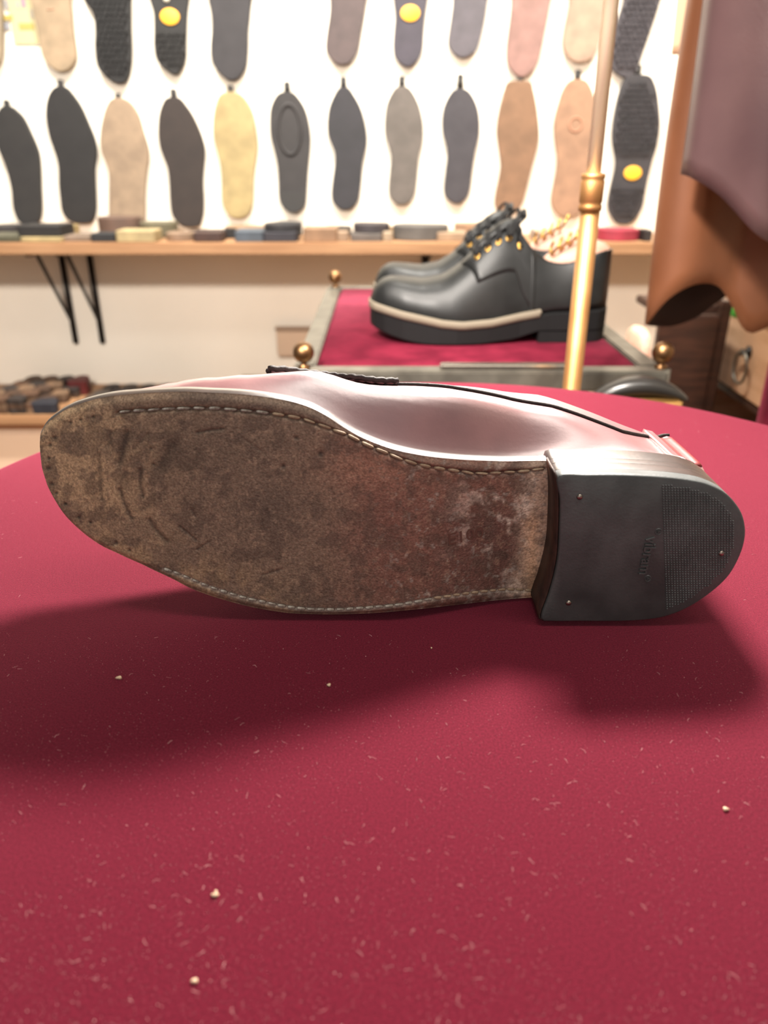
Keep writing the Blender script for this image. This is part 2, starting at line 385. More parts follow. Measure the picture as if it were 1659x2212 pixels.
# back face and wall of the sole
ST = .0058
front = np.stack([X, Y, Z], -1).reshape(-1, 3)
Fs = grid(NU, NV)
outs = mesh('outsole', front, Fs, M_sole, loafer, colors=C.reshape(-1, 3)); recalc(outs)
if outs.data.polygons[len(outs.data.polygons)//2].normal.y > 0: outs.data.flip_normals()
ring = [(i, 0) for i in range(0, NU, 2)]+[(NU-1, j) for j in range(0, NV, 4)]+[(i, NV-1) for i in range(NU-1, -1, -2)]
rv = np.array([[X[i, j], Y[i, j], Z[i, j]] for i, j in ring]); k = len(rv)
cen = rv.mean(0)
R0 = rv; R1 = rv+np.array([0, .0015, 0]); R2 = rv+np.array([0, ST, 0]); 
t = np.roll(rv, -1, 0)-np.roll(rv, 1, 0); nn = np.stack([t[:, 2], 0*t[:, 0], -t[:, 0]], 1); nn /= np.maximum(np.linalg.norm(nn, axis=1, keepdims=True), 1e-9)
if np.sum((rv-cen)*nn) < 0: nn = -nn
rings = [R0, R1+nn*.0006, R1+nn*.0008+[0, .002, 0], R2+nn*.0003, R2-nn*.0060]
V = np.vstack(rings); F = []
for a in range(len(rings)-1):
    for i in range(k): F.append([a*k+i, a*k+(i+1) % k, (a+1)*k+(i+1) % k, (a+1)*k+i])
V[:, 2] = np.maximum(V[:, 2], .0002)
recalc(mesh('sole_edge', V, F, M_edge, loafer))

bi, bj = list(range(0, NU, 8))+[NU-1], list(range(0, NV, 8))+[NV-1]
V = np.array([[(X[i, j], ys(X[i, j])+LEAN*Z[i, j]+ST-.0002, Z[i, j]) for j in bj] for i in bi]).reshape(-1, 3)
mesh('midsole', V, grid(len(bi), len(bj)), M_edge, loafer)

# ---- stitches in the channel: one mesh, many objects under the outsole
def surf_y(x, z): return ys(x)+LEAN*z
sv, sf = tube(crom([(-.0026, .0003, 0), (-.0018, -.0003, 0), (0, -.0005, 0), (.0018, -.0003, 0), (.0026, .0003, 0)], 7), [.0003, .0007, .0008, .0008, .0008, .0007, .0003], 8)
def stitch_mesh(m):
    me = bpy.data.meshes.new('stitch'); me.from_pydata(sv.tolist(), [], sf); me.polygons.foreach_set('use_smooth', [True]*len(sf)); me.materials.append(m); return me
SM, SM2 = stitch_mesh(M_thread), stitch_mesh(M_thread2)
def stitches(pxs, pitch, sx, split, depth):
    P = crom([unsole(p) for p in pxs], 300); P[:, 1] += DZ
    L = np.concatenate([[0], np.cumsum(np.linalg.norm(np.diff(P, axis=0), axis=1))]); n = int(L[-1]/pitch)
    for i in range(n):
        q = (i+.5)*L[-1]/n; x, z = np.interp(q, L, P[:, 0]), np.interp(q, L, P[:, 1])
        x2, z2 = np.interp(q+.001, L, P[:, 0]), np.interp(q+.001, L, P[:, 1])
        o = bpy.data.objects.new('stitch', SM if x < split else SM2); COL.objects.link(o); o.parent = outs
        o.location = Vector((x, float(surf_y(x, z))+depth, z))-ORG[outs.name]
        o.rotation_euler = (0, -math.atan2(z2-z, x2-x)+random.uniform(-.06, .06), 0); o.scale = (sx*random.uniform(.84, 1.04), random.uniform(.6, 1), random.uniform(.62, .95))
stitches(st_up, .0059, 1.02, -.045, .0007)
stitches(st_lo, .0040, .72, .02, .0006)

# ---- stamped size code
def text_mesh(s, size, depth, bevel=0.0):
    cu = bpy.data.curves.new('t', 'FONT'); cu.body = s; cu.size = size; cu.extrude = depth; cu.bevel_depth = bevel; cu.align_x = 'CENTER'; cu.align_y = 'CENTER'; cu.resolution_u = 4
    o = bpy.data.objects.new('t', cu); COL.objects.link(o); dg = bpy.context.evaluated_depsgraph_get(); dg.update()
    me = bpy.data.meshes.new_from_object(o.evaluated_get(dg)); V = np.array([v.co[:] for v in me.vertices]); F = [list(p.vertices) for p in me.polygons]
    bpy.data.objects.remove(o); bpy.data.meshes.remove(me); bpy.data.curves.remove(cu)
    return V, F
def on_face(V, cx, cy, cz, ang):
    """text plane (x right, y up, z out) onto a surface facing -y at (cx, cz)"""
    ca, sa = math.cos(ang), math.sin(ang)
    x = V[:, 0]*ca-V[:, 1]*sa; z = V[:, 0]*sa+V[:, 1]*ca
    return np.stack([cx+x, cy(cx+x, cz+z)-V[:, 2], cz+z], 1)
M_stamp = mat('pressed_stamp', (98, 66, 56), .6)
c = unsole((1006, 1158)); c[1] += DZ
V, F = text_mesh('E100', .0072, .00010); V = on_face(V, c[0], lambda x, z: surf_y(x, z)-.00025, c[1], R(5)); V[:, 0] = c[0]+(V[:, 0]-c[0])*1.08
mesh('stamped_number', V, F, M_stamp, outs, smooth=False, label='faint stamped size code')

# ---- heel
def heel_ring(y, grow=0.0, nlim=None):
    P = crom(HEC, 120, closed=True); c = P.mean(0); d = P-c
    return np.stack([P[:, 0]+grow*np.sign(d[:, 0])*0+d[:, 0]*grow, y+LEAN*P[:, 1], np.maximum(P[:, 1]+d[:, 1]*grow, .0003)], 1)
def stackrings(rs, cap0=True, cap1=True):
    n = len(rs[0]); V = np.vstack(rs); F = []
    for a in range(len(rs)-1):
        for i in range(n): F.append([a*n+i, a*n+(i+1) % n, (a+1)*n+(i+1) % n, (a+1)*n+i])
    if cap0: F.append(list(range(n)))
    if cap1: F.append([(len(rs)-1)*n+i for i in range(n)][::-1])
    return V, F
RB = .0062; SEAT = HY+.0225
V, F = stackrings([heel_ring(HY, -.02), heel_ring(HY+.0002, -.008), heel_ring(HY+.0007, 0.0), heel_ring(HY+RB, .0)])
rub = recalc(mesh('rubber_top_piece', V, F, M_rubber, loafer))
for k_, (a, b) in enumerate([(HY+RB+.0001, HY+RB+.0068), (HY+RB+.0069, HY+RB+.0115), (HY+RB+.0116, SEAT+.0055)]):
    V, F = stackrings([heel_ring(a, -.0015), heel_ring(a+.0003, .0), heel_ring(b-.0003, .001), heel_ring(b, -.0005)])
    recalc(mesh('heel_lift', V, F, M_edge, loafer))
# breast facing
br = crom([HEC[17], HEC[18], HEC[19], HEC[20], HEC[21], HEC[22], HEC[0]], 40)
V = []; 
for x, z in br:
    for yy in (HY+.0012, SEAT-.002): V.append((x-.0006, yy+LEAN*z, max(z, .0003)))
recalc(solidify(mesh('heel_breast', V, grid(len(br), 2), M_breast, loafer), .0006, 0))
hy = lambda x, z: HY+LEAN*z
def hp(p): q = unheel(p); return q[0], q[1]+DZ
for p in ((1252, 1074), (1228, 1303), (1558, 1196)):
    x, z = hp(p); V, F = lathe((0, 0, 0), [(.0012, 0), (.0012, .0002), (.0007, .0006), (.0001, .0007)], 14)
    V = np.stack([x+V[:, 0], hy(x, z)-V[:, 2], z+V[:, 1]], 1); mesh('nail', V, F, M_nail, rub)
# lettering, reading downwards, tops of the letters towards the back of the heel
a0, a1 = hp((1407, 1160)), hp((1389, 1242)); ang = math.atan2(a1[1]-a0[1], a1[0]-a0[0]); ln = math.hypot(a1[0]-a0[0], a1[1]-a0[1])
V, F = text_mesh('vibram', .0062, .00055, .00012); sc = ln/(V[:, 0].max()-V[:, 0].min()); V[:, 0] *= sc; V[:, 1] *= 1.05
mesh('lettering', on_face(V, (a0[0]+a1[0])/2, hy, (a0[1]+a1[1])/2, ang), F, M_rubber, rub, smooth=False, label='raised maker name in the rubber')
for p in ((1422, 1149), (1399, 1250)):
    x, z = hp(p); V1, F1 = text_mesh('R', .0020, .0005); th = np.linspace(0, 2*math.pi, 20, endpoint=False)
    V2, F2 = tube(np.stack([.0012*np.cos(th), .0012*np.sin(th), 0*th], 1), .00030, 5, closed=True)
    V, F = merge((V1, F1), (V2, F2)); mesh('registered_mark', on_face(V, x, hy, z, ang), F, M_rubber, rub, smooth=False)
# fine tread grid at the back of the rubber
def inside(poly, x, z):
    r = False; n = len(poly)
    for i in range(n):
        x1, z1 = poly[i]; x2, z2 = poly[i-1]
        if (z1 > z) != (z2 > z) and x < (x2-x1)*(z-z1)/(z2-z1)+x1: r = not r
    return r
hc = HEC.mean(0); HIN = hc+(crom(HEC, 60, closed=True)-hc)*.9
V, F = [], []
gx0, gz0 = hp((1432, 1060)); gx1, gz1 = hp((1440, 1300)); x0b = min(gx0, gx1)
px_, pz_ = .00112, .00105
for i in range(40):
    for j in range(70):
        z = .002+j*pz_; x = gx0+(gx1-gx0)*(gz0-z)/(gz0-gz1)+i*px_
        if not inside(HIN, x, z): continue
        b = len(V); w, h = px_*.33, pz_*.33; y = hy(x, z); hgt = .00045*(.55+.45*random.random())
        V += [(x-w, y, z-h), (x+w, y, z-h), (x+w, y, z+h), (x-w, y, z+h), (x-w*.5, y-hgt, z-h*.5), (x+w*.5, y-hgt, z-h*.5), (x+w*.5, y-hgt, z+h*.5), (x-w*.5, y-hgt, z+h*.5)]
        F += [[b+4, b+5, b+6, b+7], [b, b+1, b+5, b+4], [b+1, b+2, b+6, b+5], [b+2, b+3, b+7, b+6], [b+3, b, b+4, b+7]]
mesh('tread_grid', V, F, M_rubber, rub, smooth=False, kind='stuff')

# ---- upper, generic: a = length, t in -1..1 from one feather edge over the crown to the other
class Upper:
    def __init__(s, a, bc, hwp, hwn, c0, H, n, cut, mapf, tuck=.04, bul=None):
        s.bul = bul
        s.a = np.asarray(a, float); s.arr = [np.asarray(q, float) for q in (bc, hwp, hwn, c0, H, n, cut)]; s.mapf = mapf; s.tuck = tuck
    def bulge(s, a): return 1.0 if s.bul is None else float(np.interp(a, s.a, s.bul))
    def at(s, a): return [float(np.interp(a, s.a, q)) for q in s.arr]
    def pt(s, a, t, off=0.0):
        bc, hp_, hn, c0, H, n, cut = s.at(a)
        hw, bf = (hp_, s.bulge(a)) if t >= 0 else (hn, 1+.5*(s.bulge(a)-1))
        phc = math.asin(min(1.0, cut/H)**(n/2)) if cut < H*.999 else math.pi/2
        ph = (1-abs(t))*phc
        cz = (H+off)*abs(math.sin(ph))**(2/n); e = 1-s.tuck*(1-math.sin(min(1, cz/.018)*math.pi/2))
        bb = (hw*e*(1+(bf-1)*sstep(0, .018, cz))+off*min(1, hw/.004))*abs(math.cos(ph))**(2/n)
        return s.mapf(a, bc+(bb if t >= 0 else -bb), c0+cz)
    def patch(s, aa, tt, off=0.0, tfun=None):
        return np.array([[s.pt(a, (tfun(a, t) if tfun else t), off) for t in tt] for a in aa]).reshape(-1, 3)

XE = HEC[:, 0].max()
i_top = int(np.argmax(HEC[:, 0])); HU = crom(HEC[:10], 200); HL = crom(HEC[9:18], 200)
def ztop(x): 
    a = np.interp(x, np.maximum.accumulate(UPC[:, 0]), UPC[:, 1]); b = np.interp(x, np.maximum.accumulate(HU[:, 0]), HU[:, 1])
    w = sstep(.055, .075, x); return a*(1-w)+b*w
def zbot(x):
    a = np.interp(x, np.maximum.accumulate(LOC[:, 0]), LOC[:, 1]); q = HL[::-1]; b = np.interp(x, np.maximum.accumulate(q[:, 0]), q[:, 1])
    w = sstep(.055, .075, x); return a*(1-w)+b*w
xa = XT+(XE-XT)*(.5-.5*np.cos(np.linspace(0.035, math.pi-.03, 90)))
zt_, zb_ = ztop(xa), zbot(xa)
ins = np.interp(xa, [-.13, -.05, .0, .05, .15], [.0050, .0045, .003, .0015, .0012])
bc = (zt_+zb_)/2; hw = np.maximum((zt_-zb_)/2-ins, .0008)
c0 = np.where(xa < .07, ys(np.minimum(xa, .066))+ST, SEAT+.005); c0 = np.interp(xa, [xa[0]]+list(np.linspace(-.1, .15, 26)), [ys(xa[0])+ST]+[float(ys(min(q, .066))+ST)*(1-sstep(.05, .08, q))+(SEAT+.0052)*sstep(.05, .08, q) for q in np.linspace(-.1, .15, 26)])
H = np.interp(xa, [XT, -.130, -.115, -.09, -.06, -.03, .0, .02, .06, .15], [.008, .022, .032, .042, .050, .061, .076, .088, .115, .13])
cut = np.interp(xa, [-.14, -.046, -.045, .004, .03, .06, .11, .14, .152], [1, 1, .0555, .062, .058, .056, .055, .058, .060])
H = np.convolve(np.pad(H, 4, mode='edge'), np.ones(9)/9, 'valid'); cut = np.minimum(cut, H)
nn_ = np.interp(xa, [-.14, -.05, .0, .15], [2.5, 2.4, 2.3, 2.2])
lmap = lambda a, b, c: (a, c+LEAN*b, max(b, .0004))
sil = [(100,905),(160,880),(234,857),(291,843),(338,834),(380,829),(400,823),(446,814),(504,808),(562,807),(600,802),(653,800),(753,809),(849,819),(946,825),(1062,837),(1139,850),(1200,864),(1240,877),(1277,891),(1313,906),(1367,930),(1429,953),(1457,952),(1492,972),(1523,1008),(1545,1045)]
sx_, sy_ = [p[0] for p in sil], [p[1] for p in sil]
kk = np.ones(len(xa))
for i, a in enumerate(xa):
    lo, hi = .75, 1.12+1.1*float(sstep(-.12, -.06, a))
    for _ in range(18):
        m_ = (lo+hi)/2
        U = Upper([a-1, a+1], [bc[i]]*2, [hw[i]]*2, [hw[i]]*2, [c0[i]]*2, [H[i]]*2, [nn_[i]]*2, [cut[i]]*2, lmap, bul=[m_]*2)
        q = np.array([U.pt(a, t) for t in np.linspace(0.0, .98, 40)]); px, py = proj(q); j = int(np.argmin(py))
        if py[j] > np.interp(px[j], sx_, sy_)+13*float(sstep(560, 600, px[j])*(1-sstep(840, 880, px[j]))): lo = m_
        else: hi = m_
    kk[i] = m_
kk = np.convolve(np.pad(kk, 5, mode='edge'), np.ones(11)/11, 'valid')
print('upper fit', np.round(kk[::9], 2))
LU = Upper(xa, bc, hw, hw*.97, c0, H, nn_, cut, lmap, bul=kk)
# skin: creases over the ball
def crease(a, t): return (.0008*math.sin(a*420+2*t)*math.exp(-((a+.062)/.022)**2) + .0007*math.sin(a*900+5*t)*math.exp(-((a+.085)/.02)**2))*(1-abs(t))
tt = list(np.linspace(-1, -1e-4, 26))+list(np.linspace(1e-4, 1, 34)); nt_ = len(tt)
V = np.array([[LU.pt(a, t, crease(a, t)) for t in tt] for a in xa]).reshape(-1, 3); F = []
ithr = int(np.searchsorted(xa, .004))
for i in range(len(xa)-1):
    for j in range(nt_-1):
        if j == 25 and i >= ithr: continue
        F.append([i*nt_+j, (i+1)*nt_+j, (i+1)*nt_+j+1, i*nt_+j+1])
F.append([0*nt_+j for j in range(nt_)])
upo = mesh('upper', V, F, M_oxblood, loafer); recalc(upo); solidify(upo, .0016, -1)
def solve_t(a, line, lo=.0, hi=.6):
    tx, ty = [p[0] for p in line], [p[1] for p in line]; best = (1e9, lo)
    for t in np.linspace(lo, hi, 90):
        px, py = proj(np.array(LU.pt(a, t))); e = abs(py-np.interp(px, tx, ty))
        if e < best[0]: best = (e, t)
    return best[1]
pip = [(853,829),(907,833),(1023,847),(1139,870),(1200,885),(1240,900),(1295,914),(1340,934),(1400,957),(1440,964),(1490,979),(1523,1013),(1545,1045)]
aa = np.linspace(.000, XE-.0035, 44); tp = np.array([max(.02, solve_t(a, pip)) if a < .120 else .03 for a in aa]); tp = np.convolve(np.pad(tp, 4, mode='edge'), np.ones(9)/9, 'valid')
path = [LU.pt(a, q, .0006) for a, q in zip(aa, tp)]
pth = crom(path, 90); V, F = tube(pth, .0008, 8); mesh('topline_binding', V, F, M_black_edge, loafer)
path = [LU.pt(a, -.04, .0006) for a in np.linspace(.004, XE-.0035, 40)]; V, F = tube(crom(path, 60), .0008, 8); mesh('topline_binding', V, F, M_black_edge, loafer)
sp = [(587,806),(656,817),(753,827),(860,829)]
x0s, x1s = -.047, .006
aa = np.linspace(x0s, x1s, 40); te = [solve_t(a, sp, .03, .7) for a in aa]; te = np.convolve(np.pad(te, 3, mode='edge'), np.ones(7)/7, 'valid')
fr = np.linspace(-1, 1, 40)
V = np.array([[LU.pt(a, (te[i] if f > 0 else .55)*f, .0028+.0003*math.sin(a*3000)*(abs(f) > .93)) for f in fr] for i, a in enumerate(aa)]).reshape(-1, 3)
so = mesh('strap', V, grid(len(aa), len(fr)), M_oxblood, loafer); recalc(so); solidify(so, .0022, -1)
path = [LU.pt(a, te[i]+.028, .0022+.00025*math.sin(i*2.1)) for i, a in enumerate(aa)]; V, F = tube(path, .0012, 8); mesh('strap_edge', V, F, M_black_edge, loafer)
path = [LU.pt(x0s-.0006, te[0]*f, .0016) for f in np.linspace(-1, 1, 30)]; V, F = tube(path, .0012, 8); mesh('strap_edge', V, F, M_black_edge, loafer)
# apron seam round the toe
path = [LU.pt(a, .42+.25*sstep(-.09, -.125, a), .0002) for a in np.linspace(-.05, -.122, 26)]
path += [LU.pt(-.1235, t, .0002) for t in np.linspace(.62, -.62, 18)] + [LU.pt(a, -.42-.25*sstep(-.09, -.125, a), .0002) for a in np.linspace(-.122, -.05, 26)]
V, F = tube(crom(path, 140), .0009, 8); mesh('apron_seam', V, F, M_oxblood, loafer)
# back strip at the heel and the red counter with its dark edge
aa = np.linspace(.1255, .1300, 8); t2 = np.linspace(.04, .98, 14)
o = mesh('back_strip', LU.patch(aa, t2, .0022), grid(8, 14), M_oxblood, loafer); recalc(o); solidify(o, .002, -1)
aa = np.linspace(.1315, XE-.0035, 14); t2 = np.linspace(.12, .8, 14)
o = mesh('heel_counter', LU.patch(aa, t2, .0006), grid(14, 14), M_redlining, loafer, label='worn red heel counter'); recalc(o); solidify(o, .001, -1)

# ================================================================== LINT AND CRUMBS ON THE VELVET
def on_table(x, y, m=.01): return (x-TC[0])**2+(y-TC[1])**2 < (TR-.014-m)**2
LOX = lambda x, y: (XT-.01 < x < XE+.012 and .262 < y < .375)
V, F = [], []
k = 0
while k < 9500:
    px, py = random.uniform(-40, 1700), 1340+900*random.random()**.8
    if random.random() < .12: py = random.uniform(860, 1340)
    P = at_z(px, py, 0.0); x, y = P[0], P[1]
    if k % 3 == 0: x, y = TC[0]+random.uniform(-TR, TR), TC[1]+random.uniform(-TR, TR)
    if not on_table(x, y) or LOX(x, y): continue
    if vnoise(np.array([[x, y]]), 40, 3)[0]+.25*random.random() < .42: continue
    k += 1
    if k % 20 == 0:      # fibre
        a = random.random()*6.28; L = random.uniform(.0006, .0022); pts = []
        cx, cy = x, y; cv = random.uniform(-900, 900)
        for q in range(5):
            pts.append((cx, cy, .0002+.0004*math.sin(q/4*3.1)*random.random())); a += cv*L/4; cx += math.cos(a)*L/4; cy += math.sin(a)*L/4
        v, f = tube(pts, random.uniform(.000025, .000045), 3, caps=False)
    else:
        r = random.uniform(.00004, .00010)*(1.9 if random.random() < .06 else 1)
        v = np.array([(r, 0, 0), (-r, 0, 0), (0, r, 0), (0, -r, 0), (0, 0, r), (0, 0, -r)])*rng.uniform(.6, 1.3, (6, 1))+(x, y, .00015)
        f = [[0, 2, 4], [2, 1, 4], [1, 3, 4], [3, 0, 4], [2, 0, 5], [1, 2, 5], [3, 1, 5], [0, 3, 5]]
    b = sum(len(q) for q in V); V.append(v); F += [[i+b for i in q] for q in f]
mesh('lint', np.vstack(V), F, M_lint, smooth=False, label='pale dust and curled lint scattered over the burgundy velvet', cat='lint', kind='stuff')
def crumb(px, py, w, label, m=M_crumb, flatn=.6):
    P = at_z(px, py, 0); bm = bmesh.new(); bmesh.ops.create_icosphere(bm, subdivisions=2, radius=1)
    for v in bm.verts:
        q = v.co.copy(); s_ = 1+.28*math.sin(q.x*3.1+px)+.2*math.sin(q.y*4.3+py)+.12*random.random(); v.co = q*s_
    V = np.array([v.co[:] for v in bm.verts]); F = [[v.index for v in f.verts] for f in bm.faces]; bm.free()
    V = V*np.array([w*.5, w*.4, w*.5*flatn]); V[:, 2] -= V[:, 2].min(); mesh('crumb', V+P, F, m, label=label, cat='crumb', group='crumbs on the velvet')
crumb(257, 1467, .0019, 'round white crumb lying in the shoe shadow near the left edge')
crumb(710, 1482, .0014, 'small oblong cream crumb at the front rim of the shoe shadow')
crumb(464, 1936, .0015, 'flat golden crumb of a close pair on the lit velvet')
crumb(467, 1928, .0009, 'tiny golden crumb touching the flat golden one')
crumb(420, 2121, .0013, 'whitish crumb nearest the bottom of the picture')
crumb(1568, 1750, .0015, 'pale curled crumb near the right edge of the velvet')
crumb(932, 1401, .0008, 'tiny cream crumb just in front of the sole')

# ================================================================== WALL OF SOLES
YS = WALL_Y-.010
def c1(r): return [(y/2.9625, a/2.9625, b/2.9625) for y, a, b in r]
def c2(r): return [(y/2.9625, 540+a/2.9625, 540+b/2.9625) for y, a, b in r]
def c3(r): return [(y/2.77, 1060+a/2.77, 1060+b/2.77) for y, a, b in r]
def dim(rgb, f):
    e = lambda v: 255*(12.92*v if v <= .0031308 else 1.055*v**(1/2.4)-.055)
    return tuple(int(round(e(v*f))) for v in lin(rgb))
def topped(r, lift=300):
    """complete a sole whose toe end lies above the frame"""
    y0, a, b = r[0]; y1, a1, b1 = r[2]; c_, w = (a+b)/2, (b-a); sl = (c_-(a1+b1)/2)/(y0-y1)
    L = max(150, lift-(r[-1][0]-y0))
    ex = [(y0-L*f, c_+sl*-L*f*.6-w*g/2, c_+sl*-L*f*.6+w*g/2) for f, g in ((1, .25), (.95, .6), (.82, .95), (.6, 1.2), (.35, 1.22))]
    return ex+r
def lugs(o, poly, m, cell=.011, gap=.004, skip=None):
    V, F = [], []
    c_ = poly.mean(0); inn = c_+(poly-c_)*.93; mn, mx = inn.min(0), inn.max(0); j = 0; z = mn[1]
    while z < mx[1]:
        x = mn[0]+(j % 2)*cell*.5
        while x < mx[0]:
            w = cell-gap; w2 = w*random.uniform(.6, 1)
            if all(inside(inn, x+dx, z+dz) for dx in (0, w2) for dz in (0, w)) and not (skip and skip(x, z)):
                v, f = box((x+w2/2, YS-.0095, z+w/2), (w2, .005, w), 0); b = len(V); V += v.tolist(); F += [[q+b for q in ff] for ff in f]
            x += cell
        z += cell; j += 1
    if V: mesh('tread', V, F, m, o, smooth=False, kind='stuff')
def wall_sole(rows, rgb, label, tab=None, rgb2=None, lug=False, oval=None, extra=None, group=None, name='shoe_sole'):
    L_ = [at_y(xl, y, YS) for y, xl, xr in rows]; R_ = [at_y(xr, y, YS) for y, xl, xr in rows]
    poly = crom(np.array(L_+R_[::-1])[:, [0, 2]], 72, closed=True)
    P3 = np.stack([poly[:, 0], np.full(72, YS), poly[:, 1]], 1)
    base = (poly[:, 0].mean(), WALL_Y, poly[:, 1].min())
    t = thing(name, label, 'shoe sole', base, group)
    rgb = dim(rgb, .37); key = 'sole_%d_%d_%d' % rgb
    m = flat(key, rgb, .75, rgb2 or tuple(int(v*.88) for v in rgb), nscale=35, bump=.1, bscale=300)
    V, F = prism(P3+[0, .008, 0], (0, -.014, 0), .0022); recalc(mesh('sole_body', V, F, m, t, smooth=False))
    top = P3[np.argmax(poly[:, 1])]
    if tab:
        (tx, ty0), (_, ty1) = tab; A = at_y(tx, ty0, YS); B = at_y(tx, ty1, YS)
        h = A[2]-B[2]+.012
        V, F = box(((A[0]+B[0])/2, YS-.002, A[2]-h/2), (.0145, .007, h), bev=.002); mesh('hanging_tab', V, F, M_darkmetal, t)
    if lug:
        sk = None
        if oval: 
            oc = at_y(oval[0], oval[1], YS); sk = lambda x, z: abs(z-oc[2]) < .033
        lugs(t, poly, m, skip=sk)
    if oval:
        oc = at_y(oval[0], oval[1], YS); th = np.linspace(0, 2*math.pi, 36, endpoint=False); rx, rz = .0205, .0155
        V, F = prism(np.stack([oc[0]+rx*np.cos(th), np.full(36, YS-.0055), oc[2]+rz*np.sin(th)], 1), (0, -.003, 0), .0008)
        recalc(mesh('oval_badge', V, F, flat('yellow_badge', (240, 176, 48), .5), t, label='yellow oval badge'))
    if extra: extra(t, poly, m)
    return t
g1, g2 = 'soles hanging in the upper wall row', 'soles hanging in the lower wall row'
tb = lambda x, y0, y1, f: ((f([(y0, x, x)])[0][1], f([(y0, x, x)])[0][0]), (f([(y1, x, x)])[0][1], f([(y1, x, x)])[0][0]))
wall_sole(c1([(680,20,70),(700,0,100),(750,-20,150),(850,-25,200),(960,-5,245),(1050,35,258),(1200,75,263),(1330,88,268),(1410,120,255),(1443,170,215)]), (62,58,57), 'charcoal sole cut by the left frame edge, lower row', tb(45,638,680,c1), group=g2)
wall_sole(c1([(555,360,420),(600,320,465),(680,298,520),(780,300,565),(880,320,605),(950,345,620),(1010,365,620),(1080,378,610),(1180,380,612),(1280,390,616),(1350,400,615),(1400,430,600),(1428,490,575)]), (50,47,46), 'long matt black sole second from the left, lower row', tb(390,510,560,c1), group=g2)
wall_sole(c1([(628,730,790),(660,695,840),(730,668,885),(830,648,915),(930,645,945),(1000,660,955),(1050,685,950),(1120,700,940),(1250,700,930),(1350,700,930),(1420,705,925),(1465,750,890)]), (216,186,154), 'beige leather sole between the black and dark brown soles, lower row', tb(758,598,632,c1), group=g2)
wall_sole(c1([(625,1075,1145),(660,1045,1180),(740,1020,1235),(850,1015,1285),(940,1025,1310),(1000,1045,1313),(1080,1075,1305),(1170,1085,1300),(1270,1090,1305),(1360,1100,1303),(1410,1125,1290),(1450,1180,1270)]), (74,60,54), 'dark brown sole between the beige and yellow soles', tb(1112,568,630,c1), group=g2)
wall_sole(c1([(590,1440,1510),(620,1400,1560),(700,1375,1610),(800,1365,1635),(900,1372,1648),(970,1390,1648),(1050,1410,1635),(1150,1420,1625),(1250,1420,1622),(1320,1430,1615),(1370,1460,1590),(1393,1500,1550)]), (238,212,150), 'pale yellow crepe sole, the only yellow one', tb(1475,545,592,c1), group=g2)
def heelpatch(t, poly, m):
    z1 = at_y(640, 1215/2.9625, YS)[2]; c_ = poly.mean(0); inn = c_+(poly-c_)*.985; q = inn[inn[:, 1] < z1]; q = q[np.argsort(np.arctan2(q[:, 1]-q[:, 1].mean(), q[:, 0]-q[:, 0].mean()))]
    V, F = prism(np.stack([q[:, 0], np.full(len(q), YS-.0058), q[:, 1]], 1), (0, -.004, 0)); recalc(mesh('heel_block', V, F, flat('black_heel_block', (44, 42, 41), .7), t, smooth=False))
    oc = at_y(540+255/2.9625, 830/2.9625, YS); th = np.linspace(0, 2*math.pi, 30, endpoint=False)
    V, F = tube(np.stack([oc[0]+.026*np.cos(th), np.full(30, YS-.006), oc[2]+.052*np.sin(th)], 1), .004, 6, closed=True); mesh('raised_ring', V, F, m, t)
wall_sole(c2([(590,205,270),(620,165,305),(690,135,350),(780,128,375),(880,135,388),(960,155,385),(1050,175,375),(1150,183,368),(1250,186,362),(1310,200,355),(1345,235,330),(1362,265,300)]), (78,74,74), 'dark grey sole with blacker heel block and oval forefoot ring', tb(238,522,590,c2), extra=heelpatch, group=g2)
wall_sole(c2([(560,575,625),(600,545,660),(680,510,705),(780,496,735),(860,500,748),(920,520,748),(980,542,735),(1050,543,720),(1150,530,712),(1230,522,702),(1290,530,690),(1325,560,660),(1342,590,635)]), (70,67,74), 'blue black sole right of the one with the heel block', tb(598,492,560,c2), group=g2)
wall_sole(c2([(555,945,1000),(590,910,1040),(670,875,1080),(780,862,1105),(860,865,1108),(930,885,1098),(1000,903,1080),(1100,895,1070),(1200,887,1060),(1260,895,1045),(1300,930,1015),(1310,950,990)]), (142,132,124), 'taupe grey sole in the middle of the lower row', tb(972,488,552,c2), group=g2)
wall_sole(c2([(570,1315,1375),(610,1275,1420),(690,1240,1455),(780,1229,1468),(860,1235,1465),(930,1255,1450),(1000,1262,1435),(1100,1250,1420),(1200,1240,1408),(1260,1250,1390),(1290,1285,1360),(1302,1305,1340)]), (92,88,94), 'slate grey sole right of the taupe one, lower row', tb(1345,474,570,c2), group=g2)
wall_sole(c3([(487,110,230),(530,85,250),(620,60,270),(720,40,283),(800,35,288),(870,45,280),(940,55,262),(1000,58,245),(1080,45,225),(1160,28,205),(1230,25,180),(1275,60,130)]), (186,142,108), 'plain tan sole above the laces of the black shoes', tb(175,462,490,c3), group=g2)
def ringmark(t, poly, m):
    oc = at_y(1060+505/2.77, 745/2.77, YS); th = np.linspace(0, 2*math.pi, 28, endpoint=False)
    V, F = tube(np.stack([oc[0]+.0145*np.cos(th), np.full(28, YS-.0062), oc[2]+.0145*np.sin(th)], 1), .0022, 5, closed=True); mesh('ring_mark', V, F, flat('brown_mark', (160, 116, 92)), t)
wall_sole(c3([(478,480,560),(530,435,600),(620,405,625),(720,380,640),(800,378,640),(870,385,630),(940,395,615),(1020,390,600),(1100,375,590),(1200,360,570),(1260,380,540),(1295,420,500)]), (226,178,144), 'peach leather sole with a round mark, half behind the pole', tb(520,418,478,c3), extra=ringmark, group=g2)
